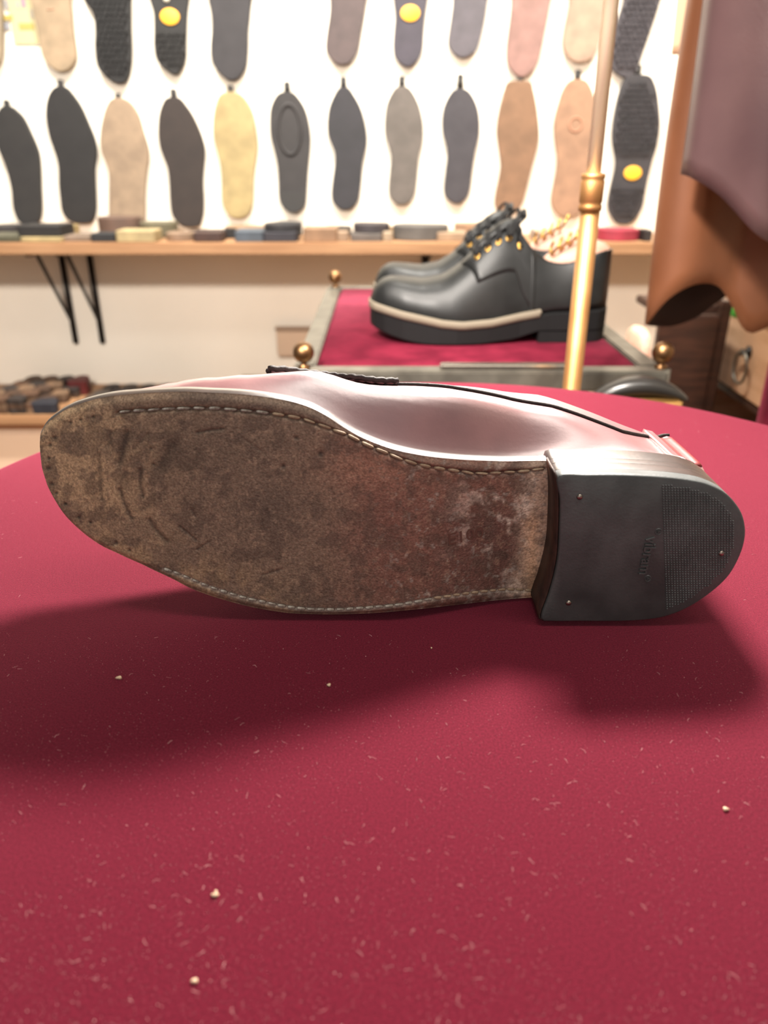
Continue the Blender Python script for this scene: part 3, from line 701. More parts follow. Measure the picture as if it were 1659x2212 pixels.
wall_sole(c3([(450,830,940),(490,790,975),(560,765,995),(650,745,1005),(740,730,1010),(830,725,1000),(900,735,985),(960,745,965),(1020,740,950),(1080,725,935),(1160,708,920),(1240,700,905),(1300,725,870),(1338,760,830)]), (84,80,84), 'lugged dark sole with a yellow oval badge, right of the pole', tb(880,388,450,c3), lug=True, oval=(1060+845/2.77, 1035/2.77), group=g2)
wall_sole(topped(c1([(0,-180,10),(100,-170,18),(250,-165,20),(380,-140,12),(440,-100,-30)])), (226,204,170), 'cream sole only just showing at the top left edge', group=g1)
def lips(t, poly, m):
    oc = at_y(332/2.9625, 66/2.9625, YS); V, F = tube([(oc[0]-.008, YS-.006, oc[2]), (oc[0]+.008, YS-.006, oc[2]+.002)], .0012, 6); mesh('pressed_mark', V, F, flat('brown_mark', (160, 116, 92)), t)
wall_sole(topped(c1([(0,200,455),(100,222,463),(200,245,470),(300,262,485),(380,285,488),(430,330,460),(458,375,420)])), (226,196,160), 'beige sole with a small pressed mark, upper row', extra=lips, group=g1)
wall_sole(topped(c1([(0,540,840),(80,595,840),(180,612,840),(300,610,845),(400,620,843),(450,640,835),(500,690,820),(532,740,795)])), (46,44,44), 'black lugged sole without a badge, upper row left', lug=True, group=g1)
def dot(t, poly, m):
    oc = at_y(1070/2.9625, -1, YS); th = np.linspace(0, 2*math.pi, 20, endpoint=False)
    V, F = prism(np.stack([oc[0]+.006*np.cos(th), np.full(20, YS-.0055), oc[2]+.006*np.sin(th)], 1), (0, -.003, 0)); recalc(mesh('round_dot', V, F, flat('white_dot', (225, 220, 200)), t))
wall_sole(topped(c1([(0,960,1210),(80,985,1200),(180,990,1195),(280,988,1192),(370,1000,1190),(420,1030,1175),(460,1080,1150),(478,1110,1135)])), (52,49,48), 'black lugged sole with an orange yellow oval badge, upper row left', lug=True, oval=(1092/2.9625, 110/2.9625), extra=dot, group=g1)
wall_sole(topped(c1([(0,1335,1610),(100,1355,1600),(200,1358,1590),(300,1350,1588),(400,1360,1580),(450,1390,1565),(500,1440,1530),(515,1470,1500)])), (76,70,74), 'smooth charcoal sole directly above the yellow one', group=g1)
wall_sole(topped(c2([(0,515,745),(100,510,730),(200,495,712),(300,485,695),(350,497,680),(400,540,645),(415,570,615)])), (122,104,102), 'mauve brown sole right of the empty gap, upper row', group=g1)
wall_sole(topped(c2([(0,920,1135),(100,930,1120),(200,922,1110),(300,917,1105),(370,930,1085),(410,965,1050),(428,995,1025)])), (98,90,102), 'smooth blue grey sole with a yellow oval badge, upper row middle', oval=(540+1025/2.9625, 88/2.9625), group=g1)
wall_sole(topped(c2([(0,1300,1520),(100,1290,1505),(200,1275,1485),(280,1268,1465),(330,1290,1445),(360,1325,1400),(370,1350,1380)])), (128,120,128), 'light slate sole above the slate grey one, upper row', group=g1)
wall_sole(topped(c3([(0,125,360),(100,118,340),(200,105,320),(300,95,300),(380,100,280),(430,130,245),(460,165,205)])), (206,158,148), 'rose pink sole above the plain tan one', group=g1)
wall_sole(topped(c3([(0,470,680),(100,455,670),(200,435,655),(280,432,640),(340,460,615),(372,500,560)])), (238,200,170), 'pale peach sole in the upper row, partly behind the pole', group=g1)
wall_sole(topped(c3([(0,795,1015),(100,765,985),(200,740,950),(300,715,915),(370,705,890),(420,730,870),(460,780,830)])), (104,98,104), 'lugged grey sole at the right end of the upper row', lug=True, group=g1)

# poster at the top left
A, B = at_y(4, -60, WALL_Y-.002), at_y(86, 96, WALL_Y-.002)
po = thing('poster', 'cream printed poster behind the beige sole, top left corner', 'poster', ((A[0]+B[0])/2, WALL_Y, B[2]))
V, F = box(((A[0]+B[0])/2, WALL_Y-.002, (A[2]+B[2])/2), (B[0]-A[0], .002, A[2]-B[2])); mesh('sheet', V, F, M_paper, po, smooth=False)
for x0, y0, x1, y1, rgb in [(6,32,28,44,(240,212,110)), (40,50,76,64,(240,216,120)), (44,-4,56,16,(236,170,200)), (8,0,20,20,(200,196,196)), (8,48,22,64,(196,196,204)), (34,2,42,18,(190,200,210)), (62,20,74,40,(226,214,190))]:
    a, b = at_y(x0, y0, WALL_Y-.0034), at_y(x1, y1, WALL_Y-.0034)
    V, F = box(((a[0]+b[0])/2, WALL_Y-.0034, (a[2]+b[2])/2), (b[0]-a[0], .0006, a[2]-b[2])); mesh('printed_panel', V, F, flat('print_%d_%d_%d' % rgb, dim(rgb, .4)), po, smooth=False)

# ================================================================== WALL SHELF AND THE PIECES ON IT
SH_Z, SH_Y0, SH_T = 0.0, 1.775, .026
shelf = thing('wall_shelf', 'long pale wooden shelf under the wall of soles', 'shelf', (0, WALL_Y, SH_Z-SH_T))
V, F = box((-.12, (SH_Y0+WALL_Y)/2, SH_Z-SH_T/2), (2.26, WALL_Y-SH_Y0-.0005, SH_T), bev=.003); mesh('board', V, F, M_wood, shelf, smooth=False)
for px, w in ((151, 1), (210, 1), (915, 1)):
    b0 = at_y(px, 650, WALL_Y)[0]; zb = SH_Z-SH_T
    V, F = box((b0, WALL_Y-.006, zb-.122), (.013, .011, .243), bev=.002); arm = mesh('bracket', V, F, M_darkmetal, shelf)
    V, F = tube([(b0, SH_Y0+.075, zb-.002), (b0, WALL_Y-.012, zb-.185)], .0045, 8); mesh('brace', V, F, M_darkmetal, arm)
    V, F = box((b0, SH_Y0+.125, zb-.004), (.013, .19, .006)); mesh('bracket_arm', V, F, M_darkmetal, arm)
def slab(px0, py_top, px1, py_bot, y, rgb, label, kind='slab', depth=.09, z0=None, name='rubber_sheet', cat='sole piece', rot=0.0):
    """piece lying on the shelf with its front edge at distance y"""
    A, B = at_y(px0, py_bot, y), at_y(px1, py_top, y)
    zb = SH_Z+.0004 if z0 is None else z0
    h = max(.004, B[2]-max(A[2], zb)) if B[2] > zb+.003 else .006
    h *= 1.2; w = B[0]-A[0]; cx = (A[0]+B[0])/2; depth = min(depth, WALL_Y-.012-y)
    if kind == 'slab': out = [(-w/2, 0), (w/2, 0), (w/2, depth), (-w/2, depth)]; P = np.array(out); P = np.vstack([P[i]+(P[(i+1) % 4]-P[i])*t_ for i in range(4) for t_ in (.06, .5, .94)][0:]).reshape(-1, 2)
    elif kind == 'heel': P = crom([(-w/2, 0), (0, -.001), (w/2, 0), (w/2, depth*.5), (w*.33, depth*.9), (0, depth), (-w*.33, depth*.9), (-w/2, depth*.5)], 40, closed=True)
    else: P = crom([(-w/2, depth*.45), (-w*.40, depth*.15), (-w*.1, 0), (w*.2, depth*.05), (w*.45, depth*.22), (w/2, depth*.5), (w*.42, depth*.8), (w*.1, depth*.9), (-w*.25, depth*.98), (-w*.45, depth*.8)], 40, closed=True)
    rgb = dim(rgb, .42); m = flat('piece_%d_%d_%d' % rgb, rgb, .7, tuple(int(v*.86) for v in rgb), nscale=30)
    V, F = prism(np.stack([cx+P[:, 0], y+P[:, 1], np.full(len(P), zb)], 1), (0, 0, h), min(.0015, h*.3))
    o = recalc(mesh(name, V, F, m, smooth=False, label=label, cat=cat, group='sole pieces on the wall shelf', base=(cx, y+depth/2, zb)))
    return zb+h
z = slab(45, 515, 132, 534, 1.782, (236,208,150), 'cream yellow sheet at the front of the shelf, far left', depth=.1)
slab(38, 492, 128, 512, 1.80, (46,42,42), 'black slab stacked on the cream yellow sheet', z0=z+.0004, depth=.09)
slab(-40, 512, 40, 530, 1.785, (112,108,84), 'olive sheet at the left end of the shelf', depth=.1)
slab(-30, 489, 34, 508, 1.90, (66,60,60), 'charcoal half sole behind the olive sheet', kind='half', name='half_sole')
slab(133, 492, 155, 513, 1.885, (240,214,150), 'small yellow block behind the black slab', depth=.05, name='heel_piece')
slab(136, 512, 194, 528, 1.80, (176,150,130), 'grey beige sheet right of the cream yellow sheet', depth=.08)
slab(197, 508, 249, 526, 1.79, (50,50,54), 'small black block left of the thick yellow slab', depth=.06, name='heel_piece')
slab(252, 503, 332, 530, 1.783, (240,214,158), 'thick pale yellow crepe slab at the shelf front', depth=.07)
slab(205, 478, 292, 512, 1.90, (140,108,92), 'brown half sole leaning at the back of the shelf', kind='half', name='half_sole')
z = slab(296, 488, 372, 514, 1.875, (142,132,102), 'olive drab half sole behind the thick yellow slab', kind='half', name='half_sole')
slab(352, 508, 414, 524, 1.80, (184,150,122), 'tan half sole at the shelf front below the dark brown sole', kind='half', name='half_sole')
z = slab(418, 506, 478, 523, 1.79, (92,62,54), 'red brown block at the shelf front below the yellow sole', depth=.06, name='heel_piece')
slab(398, 490, 470, 503, 1.86, (50,44,44), 'black strip behind the red brown block', depth=.07)
slab(480, 480, 575, 497, 1.90, (206,166,126), 'tan half sole at the back of the shelf under the yellow sole', kind='half', name='half_sole')
slab(484, 494, 507, 512, 1.865, (40,36,36), 'tiny black block in front of the tan half sole', depth=.02, name='heel_piece')
slab(507, 502, 568, 521, 1.79, (106,118,132), 'blue grey sheet at the front of the shelf', depth=.08)
z = slab(568, 503, 640, 520, 1.79, (66,64,74), 'dark navy block right of the blue grey sheet', depth=.075)
slab(566, 488, 646, 503, 1.80, (58,54,56), 'black half sole stacked on the dark navy block', kind='half', z0=z+.0004, name='half_sole')
slab(586, 476, 648, 500, 1.905, (98,98,100), 'grey half sole at the back under the heel block sole', kind='half', name='half_sole')
slab(665, 477, 678, 492, 1.93, (44,42,40), 'black peg standing at the back of the shelf', depth=.015, name='peg', cat='peg')
slab(655, 497, 728, 521, 1.79, (196,152,116), 'tan leather block at the shelf front below the blue black sole', depth=.075, name='heel_piece')
slab(728, 504, 752, 521, 1.80, (210,176,144), 'pale chip right of the tan leather block', depth=.04, name='heel_piece')
slab(695, 484, 758, 500, 1.90, (104,92,84), 'dark taupe half sole behind the tan block', kind='half', name='half_sole')
z = slab(757, 503, 826, 516, 1.80, (130,118,112), 'grey brown block at the front below the taupe sole', depth=.07, name='heel_piece')
slab(762, 487, 842, 502, 1.82, (84,74,76), 'charcoal half sole stacked on the grey brown block', kind='half', z0=z+.0004, name='half_sole')
slab(784, 470, 862, 486, 1.93, (208,170,124), 'tan sheet standing at the back of the shelf', depth=.03)
slab(828, 501, 848, 517, 1.80, (222,196,164), 'pale chip beside the long grey half sole', depth=.04, name='heel_piece')
slab(850, 488, 972, 514, 1.81, (128,122,116), 'long grey half sole at the front of the shelf', kind='half', depth=.1, name='half_sole')
slab(945, 503, 1010, 518, 1.80, (216,180,146), 'beige sheet at the shelf front by the toe of the laces', depth=.08)
slab(985, 478, 1060, 500, 1.91, (204,160,124), 'tan sheet at the back of the shelf behind the laces', depth=.06)
slab(1160, 495, 1240, 512, 1.80, (222,200,180), 'cream sheet on the shelf behind the shoe trees', depth=.1)
slab(1300, 494, 1392, 514, 1.80, (212,62,86), 'bright pink red sheet on the shelf right of the pole', kind='half', depth=.09)
slab(1392, 492, 1412, 512, 1.80, (56,48,46), 'black block at the right end of the shelf', depth=.05, name='heel_piece')

# beige box on the wall below the shelf
A, B = at_y(596, 714, WALL_Y-.02), at_y(700, 770, WALL_Y-.02)
jb = thing('junction_box', 'beige flat box fixed to the wall beside the velvet stand', 'wall box', ((A[0]+B[0])/2, WALL_Y, B[2]))
V, F = box(((A[0]+B[0])/2, WALL_Y-.0105, (A[2]+B[2])/2), (B[0]-A[0], .02, A[2]-B[2]), bev=.003); mesh('cover', V, F, flat('beige_plastic', (190, 164, 140), .6), jb, smooth=False)
V, F = box(((A[0]+B[0])/2, WALL_Y-.013, A[2]+.004), (B[0]-A[0]+.006, .025, .007), bev=.002); mesh('top_shade_strip', V, F, flat('beige_shade_strip', (150, 126, 106), .6), jb, smooth=False)  # darker strip stands in for the shadow along the box's top edge

# ================================================================== LOW CABINET WITH HEEL PIECES
CZ = -.378
cab = thing('low_cabinet', 'low brown wooden cabinet along the wall under the shelf', 'cabinet', (-.45, 1.85, FLOOR_Z))
V, F = box((-.45, 1.86, CZ-.012), (1.5, .278, .024), bev=.004); mesh('top_board', V, F, M_wood, cab, smooth=False)
V, F = box((-.45, 1.865, CZ-.032), (1.46, .25, .014), bev=.003); mesh('moulding', V, F, flat('brown_moulding', (142, 96, 66), .5), cab, smooth=False)
V, F = box((-.45, 1.87, (CZ-.04+FLOOR_Z)/2), (1.44, .235, CZ-.04-FLOOR_Z)); mesh('body', V, F, flat('pale_cabinet', (206, 178, 154), .55), cab, smooth=False)
for x in (-.98, -.63, -.28, .07):
    V, F = box((x, 1.7505, CZ-.125), (.33, .012, .15), bev=.003); d = mesh('drawer_front', V, F, flat('pale_cabinet', (206, 178, 154), .55), cab, smooth=False)
    V, F = lathe((0, 0, 0), [(.006, 0), (.004, .008), (.009, .014), (.009, .02), (.004, .023)], 16); V = np.stack([V[:, 0]+x, 1.7445-V[:, 2], V[:, 1]+CZ-.125], 1); mesh('knob', V, F, M_bronze, d)
pal = [(96,66,46), (120,84,58), (58,46,40), (150,116,86), (84,70,60), (70,58,54)]
pal = [dim(c, .6) for c in pal]
hm = [flat('heelpiece_%d_%d_%d' % c, c, .7, tuple(int(v*.75) for v in c), nscale=60) for c in pal]
P = crom([(-.019, 0), (0, -.001), (.019, 0), (.019, .02), (.012, .036), (0, .041), (-.012, .036), (-.019, .02)], 24, closed=True)
HMESH = []
for m in hm:
    V, F = prism(np.stack([P[:, 0], P[:, 1]-.02, 0*P[:, 0]], 1), (0, 0, .0115), .0012); o = mesh('heel_piece', V, F, m, smooth=False, base=(0, 0, 0)); HMESH.append(o.data); bpy.data.objects.remove(o)
def heelp(x, y, z, mi, rz, label, group):
    o = bpy.data.objects.new('heel_piece', HMESH[mi]); COL.objects.link(o); o.location = (x, y, z); o.rotation_euler = (0, 0, rz); setp(o, label, 'heel piece', group)
ROWN = ('front', 'second', 'third', 'fourth', 'back'); COLN = ('leftmost', 'second', 'third', 'fourth', 'fifth', 'rightmost'); LVN = ('bottom', 'middle', 'top')
for r_ in range(5):
    for cx in range(4):
        x = -.945+cx*.0415+.012*r_; y = 1.755+r_*.044; nl = 3 if cx < 3 else 2
        for lv in range(nl):
            heelp(x, y, CZ+.0004+lv*.0118, (r_*3+cx+lv*2) % 4, R(random.uniform(-12, 12)), 'brown heel piece, %s of the %s stack in the %s row on the cabinet' % ('top' if lv == nl-1 else LVN[lv], COLN[cx], ROWN[r_]), 'brown heel pieces on the low cabinet')
m = flat('navy_rubber', (28, 29, 38), .6); V, F = prism(np.stack([P[:, 0]*1.5-.80, P[:, 1]*1.2+1.745-.01, 0*P[:, 0]+CZ+.0004], 1), (0, 0, .026), .002); recalc(mesh('heel_piece', V, F, m, smooth=False, label='thick navy black heel block in front of the brown stacks', cat='heel piece'))
m = flat('dark_red_rubber', (84, 22, 22), .6); V, F = prism(np.stack([P[:, 0]*1.2-.775, P[:, 1]*1.5+1.89, 0*P[:, 0]+CZ+.0004], 1), (0, 0, .036), .002); recalc(mesh('heel_piece', V, F, m, smooth=False, label='dark red heel block at the right end of the brown stacks', cat='heel piece'))
for r_ in range(4):
    for cx in range(6):
        heelp(-.725+cx*.046+.008*r_, 1.80+r_*.046, CZ+.0004, 4 if (r_+cx) % 3 else 5, R(random.uniform(-10, 10)), 'grey brown heel piece, %s in the %s row right of the stacks' % (COLN[cx], ROWN[r_]), 'grey heel pieces on the low cabinet')
heelp(-.735, 1.752, CZ+.0004, 2, .1, 'single dark heel piece at the cabinet front, right of the navy block', None)
A = at_y(556, 800, 1.87)
tin = thing('storage_tin', 'low white tin with a grey green lid left of the bronze ball', 'tin', (A[0], 1.87, CZ))
V, F = box((A[0], 1.87, CZ+.0195), (.09, .06, .038), bev=.004); mesh('body', V, F, flat('white_tin', (222, 218, 206), .4), tin, smooth=False)
V, F = box((A[0], 1.87, CZ+.0445), (.094, .064, .011), bev=.003); mesh('lid', V, F, flat('grey_green_lid', (128, 128, 106), .5), tin, smooth=False)
A = at_y(588, 800, 1.84); V, F = tube([(A[0]-.015, 1.83, CZ+.017), (A[0]+.03, 1.86, CZ+.017)], .0165, 16); mesh('tape_roll', V, F, M_darkmetal, label='dark roll lying between the white tin and the bronze ball', cat='roll')

# ================================================================== VELVET STAND WITH BRONZE BALLS
SZ = -.033
X0, X1, Yf, Yb = -.072, .276, .830, 1.355
stand = thing('display_stand', 'metal framed display stand with a burgundy velvet top and bronze balls', 'stand', ((X0+X1)/2, (Yf+Yb)/2, FLOOR_Z))
V, F = box(((X0+X1)/2, (Yf+Yb)/2, SZ-.008), (X1-X0+.004, Yb-Yf+.004, .016), bev=.004); mesh('velvet_top', V, F, M_velvet2, stand)
def bar(a, b, w, name='frame_bar', zt=SZ+.0003, th=.022):
    a, b = np.array(a), np.array(b); d = b-a; L = np.linalg.norm(d); V, F = box(((a[0]+b[0])/2, (a[1]+b[1])/2, zt-th/2), (L, w, th), math.atan2(d[1], d[0]), bev=.002); mesh(name, V, F, M_pewter, stand, smooth=False)
bw = .026
bar((X0-bw, Yf-bw/2-.002), (X1+bw, Yf-bw/2-.002), bw); bar((X0-bw, Yb+bw/2+.002), (X1+bw, Yb+bw/2+.002), bw)
bar((X0-bw/2-.002, Yf), (X0-bw/2-.002, Yb), bw-.002); bar((X1+bw/2+.002, Yf), (X1+bw/2+.002, Yb), bw-.002)
V, F = box((.13, Yf-bw/2-.002, SZ+.004), (.14, .012, .004), bev=.0015); mesh('bar_highlight', V, F, flat('highlight_steel', (232, 228, 218), .25, metal=1.0), stand, smooth=False, label='pale strip standing for the highlight on the front bar')  # added pale piece paints the highlight onto the front bar
for x, y in ((X0-.014, Yf-.014), (X1+.022, Yf-.014), (X0-.012, Yb+.014), (X1+.014, Yb+.014)):
    V, F = tube([(x, y, FLOOR_Z), (x, y, SZ)], .011, 12); mesh('leg', V, F, M_pewter, stand)
    V, F = lathe((x, y, SZ), [(.006, 0.0), (.007, .003), (.003, .005), (.003, .007)]+[(.0115*math.sin(a), .0175-.0115*math.cos(a)) for a in np.linspace(.35, math.pi-.05, 14)], 24); mesh('ball_finial', V, F, M_bronze, stand)

# shoe brush at the front right corner
bx, by = .262, .768
brush = thing('shoe_brush', 'dark curved shoe brush with ochre bristles at the front corner of the velvet stand', 'brush', (bx, by, -.096))
th = np.linspace(-1, 1, 24)
V, F = [], []
for s_ in th:
    w = .016*math.sqrt(max(.03, 1-s_*s_)); x = bx+s_*.052; zc = -.038-.016*s_*s_
    for j in range(12):
        a = 2*math.pi*j/12; V.append((x, by+w*math.cos(a), zc+.010*math.sqrt(max(.05, 1-s_*s_))*math.sin(a)))
F = [[i*12+j, i*12+(j+1) % 12, (i+1)*12+(j+1) % 12, (i+1)*12+j] for i in range(23) for j in range(12)]+[list(range(12))[::-1], [23*12+j for j in range(12)]]
mesh('handle', V, F, flat('dark_lacquer', (40, 38, 36), .3), brush)
V, F = box((bx+.004, by, -.063), (.078, .024, .026), bev=.003); mesh('bristles', V, F, M_bristle, brush)
V, F = box((bx+.01, by+.002, -.086), (.09, .03, .019), bev=.002); mesh('holder', V, F, M_darkmetal, brush, smooth=False)

# ================================================================== BRASS POLE
pxx, pyy = .187, .745
pole = thing('telescopic_pole', 'slim brass telescopic pole with a collar rising behind the table', 'pole', (pxx, pyy, FLOOR_Z))
zc_ = at_y(1268, 415, pyy)[2]
V, F = tube([(pxx, pyy, FLOOR_Z+.02), (pxx-.0005, pyy, zc_-.01)], .0088, 24); mesh('lower_tube', V, F, M_brass, pole)
V, F = lathe((pxx-.001, pyy, zc_), [(.0092, -.016), (.0104, -.015), (.0104, -.011), (.0094, -.010), (.0104, -.008), (.0106, .009), (.0098, .010), (.0106, .012), (.0106, .015), (.006, .016)], 28); mesh('collar', V, F, M_brass, pole)
V, F = tube([(pxx-.001, pyy, zc_+.012), (pxx-.004, pyy, .95)], .0064, 20); mesh('upper_tube', V, F, M_brass2, pole)
V, F = lathe((pxx, pyy, FLOOR_Z), [(.07, 0), (.07, .008), (.03, .018), (.0092, .03)], 32); mesh('foot', V, F, M_brass, pole)

# ================================================================== PAIR OF BLACK DERBY SHOES
def derby(cy, dx, label, seed):
    """toe to -x; side profile measured on the near shoe and mapped to its own length"""
    z0 = SZ+.0006
    x_l, x_r = -.017+dx, .276+dx
    L = x_r-x_l
    t = thing('derby_shoe', label, 'shoe', ((x_l+x_r)/2, cy, z0), 'pair of black derby shoes')
    u = np.linspace(0, 1, 60)
    def X_(q): return x_l+q*L
    # plan half widths
    pu = [0, .02, .06, .14, .28, .36, .48, .62, .75, .88, .95, .985, 1.0]
    ph = [.006, .023, .034, .044, .0500, .050, .044, .036, .034, .034, .028, .017, .004]
    pc = [.004, .004, .004, .003, .000, -.001, -.001, .001, .002, .002, .002, .002, .002]
    hwf = lambda q: np.interp(q, pu, ph); cf = lambda q: cy+np.interp(q, pu, pc)
    spring = lambda q: .019*np.clip((.24-q)/.24, 0, 1)**1.7
    welt = lambda q: z0+np.interp(q, [0, .06, .12, .3, .38, .5, .66, .75, 1], [.040, .037, .033, .0235, .0215, .0235, .0315, .036, .039])
    us = .5-.5*np.cos(np.linspace(.0, math.pi, 60))
    def ringat(grow, zf):
        A = [(X_(q), cf(q)-hwf(q)*grow-.0035*(grow >= 1), zf(q)) for q in us]; B = [(X_(q), cf(q)+hwf(q)*grow+.0035*(grow >= 1), zf(q)) for q in us[::-1]]
        return np.array(A+B)
    bot = lambda q: z0+spring(q)*.9+np.interp(q, [0, .45, .60, .70, 1], [0, 0, .004, .013, .013])
    V, F = stackrings([ringat(.96, bot), ringat(1, lambda q: bot(q)+.002), ringat(1, lambda q: welt(q)-.002), ringat(.97, welt)]); recalc(mesh('sole', V, F, M_blacksole, t, smooth=False))
    uh = [q for q in np.linspace(.70, 1, 26)]
    A = [(X_(q), cf(q)-hwf(q)-.0025, 0) for q in uh]; B = [(X_(q), cf(q)+hwf(q)+.0025, 0) for q in uh[::-1]]; hr = np.array(A+B)
    V, F = stackrings([hr+[0, 0, z0], hr+[0, 0, z0+.0135]]); recalc(mesh('heel', V, F, M_blacksole, t, smooth=False))
    # braided welt stitch: two twisted strands, both sides and round the toe
    q1 = [.70-.70*k_/40 for k_ in range(41)]
    line = [(X_(q), cf(q)-hwf(q)-.0030, welt(q)+.0020) for q in q1]+[(X_(q), cf(q)+hwf(q)+.0030, welt(q)+.0018) for q in q1[::-1]]
    LN = crom(line, 1600); V = []; F = []
    for ph0 in (0, math.pi):
        k_ = np.arange(1600)*.42+ph0; Q = LN.copy(); Q[:, 1] += .0020*np.cos(k_)*np.where(np.arange(1600) < 800, -1, 1); Q[:, 2] += .0036*np.sin(k_)
        v, f = tube(Q, .0015, 6); F += [[i+len(V) for i in qq] for qq in f]; V += v.tolist()
    mesh('welt_braid', V, F, M_welt, t)
    # upper
    a = X_(us[1:-1]); q_ = us[1:-1]
    top = np.interp(q_, [0, .012, .028, .055, .09, .14, .22, .30, .37, .44, .50, .55, .60, .63, .67, .717, .77, .81, .89, .95, 1], [.047, .057, .065, .071, .0735, .0725, .0705, .075, .088, .108, .122, .130, .130, .117, .103, .094, .090, .091, .099, .105, .105])
    c0_ = np.array([welt(q)-.001 for q in q_]); Hc = top-(c0_-z0)
    Hfull = np.where(q_ > .60, Hc*np.interp(q_, [.60, .66, 1], [1.03, 1.22, 1.30]), Hc)
    hw_ = hwf(q_)*np.interp(q_, [0, .1, .3, .6, 1], [.90, .93, .95, .99, 1.02])
    nn2 = np.interp(q_, [0, .2, .45, .6, 1], [2.8, 2.5, 1.9, 1.75, 2.6])
    U = Upper(a, cf(q_), hw_, hw_, c0_, Hfull, nn2, np.where(q_ > .60, Hc, Hfull*1.01), lambda a_, b_, c_: (a_, b_, c_), tuck=.05)
    tt = list(np.linspace(-1, -1e-4, 20))+list(np.linspace(1e-4, 1, 20)); V = U.patch(a, tt); F = []
    for i in range(len(a)-1):
        for j in range(39):
            if j == 19 and q_[i] > .60: continue
            F.append([i*40+j, (i+1)*40+j, (i+1)*40+j+1, i*40+j+1])
    F.append(list(range(40))); F.append([(len(a)-1)*40+j for j in range(40)])
    o = recalc(mesh('upper', V, F, M_blackleather, t)); solidify(o, .0018, -1)
    # quarters: raised flaps with a slanted front edge, facing each other over the tongue
    for s in (-1, 1):
        rows = []
        for k_ in range(22):
            f = k_/21; rows.append([])
            for m_ in range(16):
                g = m_/15; aq0 = .435-.06*g; qq = aq0+(.985-aq0)*f; tl = .60+.37*float(sstep(.58, .70, qq))
                tq = tl-(tl-.15)*g if qq <= .60 else tl-(tl-.015)*g
                rows[-1].append(U.pt(X_(qq), s*tq, .0017))
        V = np.array(rows).reshape(-1, 3); o = recalc(mesh('quarter', V, grid(22, 16), M_blackleather, t)); solidify(o, .0016, -1)
        th = np.linspace(0, 2*math.pi, 12, endpoint=False)
        for e in range(5):
            qq = .435+.042*e; P0 = np.array(U.pt(X_(qq), s*.30, .0024)); Pa = np.array(U.pt(X_(qq+.01), s*.30, .0024))-P0; Pb = np.array(U.pt(X_(qq), s*.40, .0024))-P0
            Pa /= np.linalg.norm(Pa); Pb /= np.linalg.norm(Pb)
            V, F = tube(np.array([P0+.0030*(math.cos(x)*Pa+math.sin(x)*Pb) for x in th]), .0011, 6, closed=True); mesh('eyelet', V, F, M_gold, t)
    # collar seam strip, heel strip
    V = U.patch(X_(np.linspace(.655, .672, 5)), np.linspace(-.98, -.1, 14), .0028); o = recalc(mesh('side_strip', V, grid(5, 14), M_blackleather, t)); solidify(o, .001, -1)
    # tongue
    V = []
    for k_ in range(16):
        f = k_/15; qq = .42+.21*f; 
        for m_ in range(9):
            g = (m_-4)/4; P0 = np.array(U.pt(X_(min(qq, .595)), g*.2, .002)); V.append(P0+np.array([max(0, qq-.595)*L, 0, max(0, qq-.595)*L*1.0+.002*(1-g*g)+.006*f]))
    o = recalc(mesh('tongue', np.array(V), grid(16, 9), M_blackleather, t)); solidify(o, .003, 0)
    # laces
    V, F = [], []
    for e in range(5):
        qq = .435+.042*e
        for dq in (-.004, .006):
            pts = [np.array(U.pt(X_(qq+dq), g, .0050+.0022*(1-abs(g)*2))) for g in np.linspace(-.30, .30, 9)]; v, f = tube(pts, .0017, 6); F += [[i+len(V) for i in w_] for w_ in f]; V += v.tolist()
    mesh('lace', V, F, M_lace, t)
    B = np.array(U.pt(X_(.60), 0, .008))
    for s in (-1, 1):      # bow loops lying down over the quarter
        pts = crom([B, B+[.004, s*.014, .012], B+[-.002, s*.030, .006], B+[-.010, s*.036, -.012], B+[-.010, s*.026, -.010], B+[-.004, s*.010, .002]], 24); V, F = tube(pts, .0019, 6); mesh('lace_loop', V, F, M_lace, t)
    # lining rim
    pts = [U.pt(X_(qq), -.012, -.001) for qq in np.linspace(.66, .985, 24)]; V, F = tube(pts, .0016, 6); mesh('collar_rim', V, F, M_blackleather, t)
    pts = [U.pt(X_(qq), .012, -.001) for qq in np.linspace(.66, .985, 24)]; V, F = tube(pts, .0016, 6); mesh('collar_rim', V, F, M_blackleather, t)
    # insole
    q3 = np.linspace(.3, .98, 20); V = [(X_(q), cf(q)+s*hwf(q)*.82, welt(q)+.004) for q in q3 for s in (-1, 1)]; mesh('insole', V, grid(20, 2), M_tan, t)
    # wooden shoe tree with a gilt coil, a thing of its own
    tr = thing('shoe_tree', 'pale wooden shoe tree with gilt coil in the %s black shoe' % ('nearer' if seed == 0 else 'farther'), 'shoe tree', (X_(.85), cy, welt(.85)+.005), 'shoe trees')
    V, F = [], []
    for k_ in range(18):
        f = -1+2*k_/17; w = math.sqrt(max(.02, 1-f*f))
        for j in range(14):
            an = 2*math.pi*j/14; V.append((X_(.845)+f*.045, cy+.020*w*math.cos(an), z0+.086+.010*f+(.030*w*math.sin(an) if math.sin(an) > 0 else .045*w*math.sin(an))))
    F = [[i*14+j, i*14+(j+1) % 14, (i+1)*14+(j+1) % 14, (i+1)*14+j] for i in range(17) for j in range(14)]+[list(range(14))[::-1], [17*14+j for j in range(14)]]
    mesh('heel_block', V, F, M_cedar, tr)
    ths = np.linspace(0, 2*math.pi*4, 70); V, F = tube(np.stack([X_(.735)+.040*ths/(2*math.pi*4)+.003*np.cos(ths), cy-.012+.0075*np.sin(ths), z0+.106+.022*ths/(2*math.pi*4)+.0075*np.cos(ths)], 1), .0018, 6); mesh('coil', V, F, M_gold, tr)
derby(.975, 0, 'black lace-up derby shoe with white braided welt, the nearer of the pair', 0)
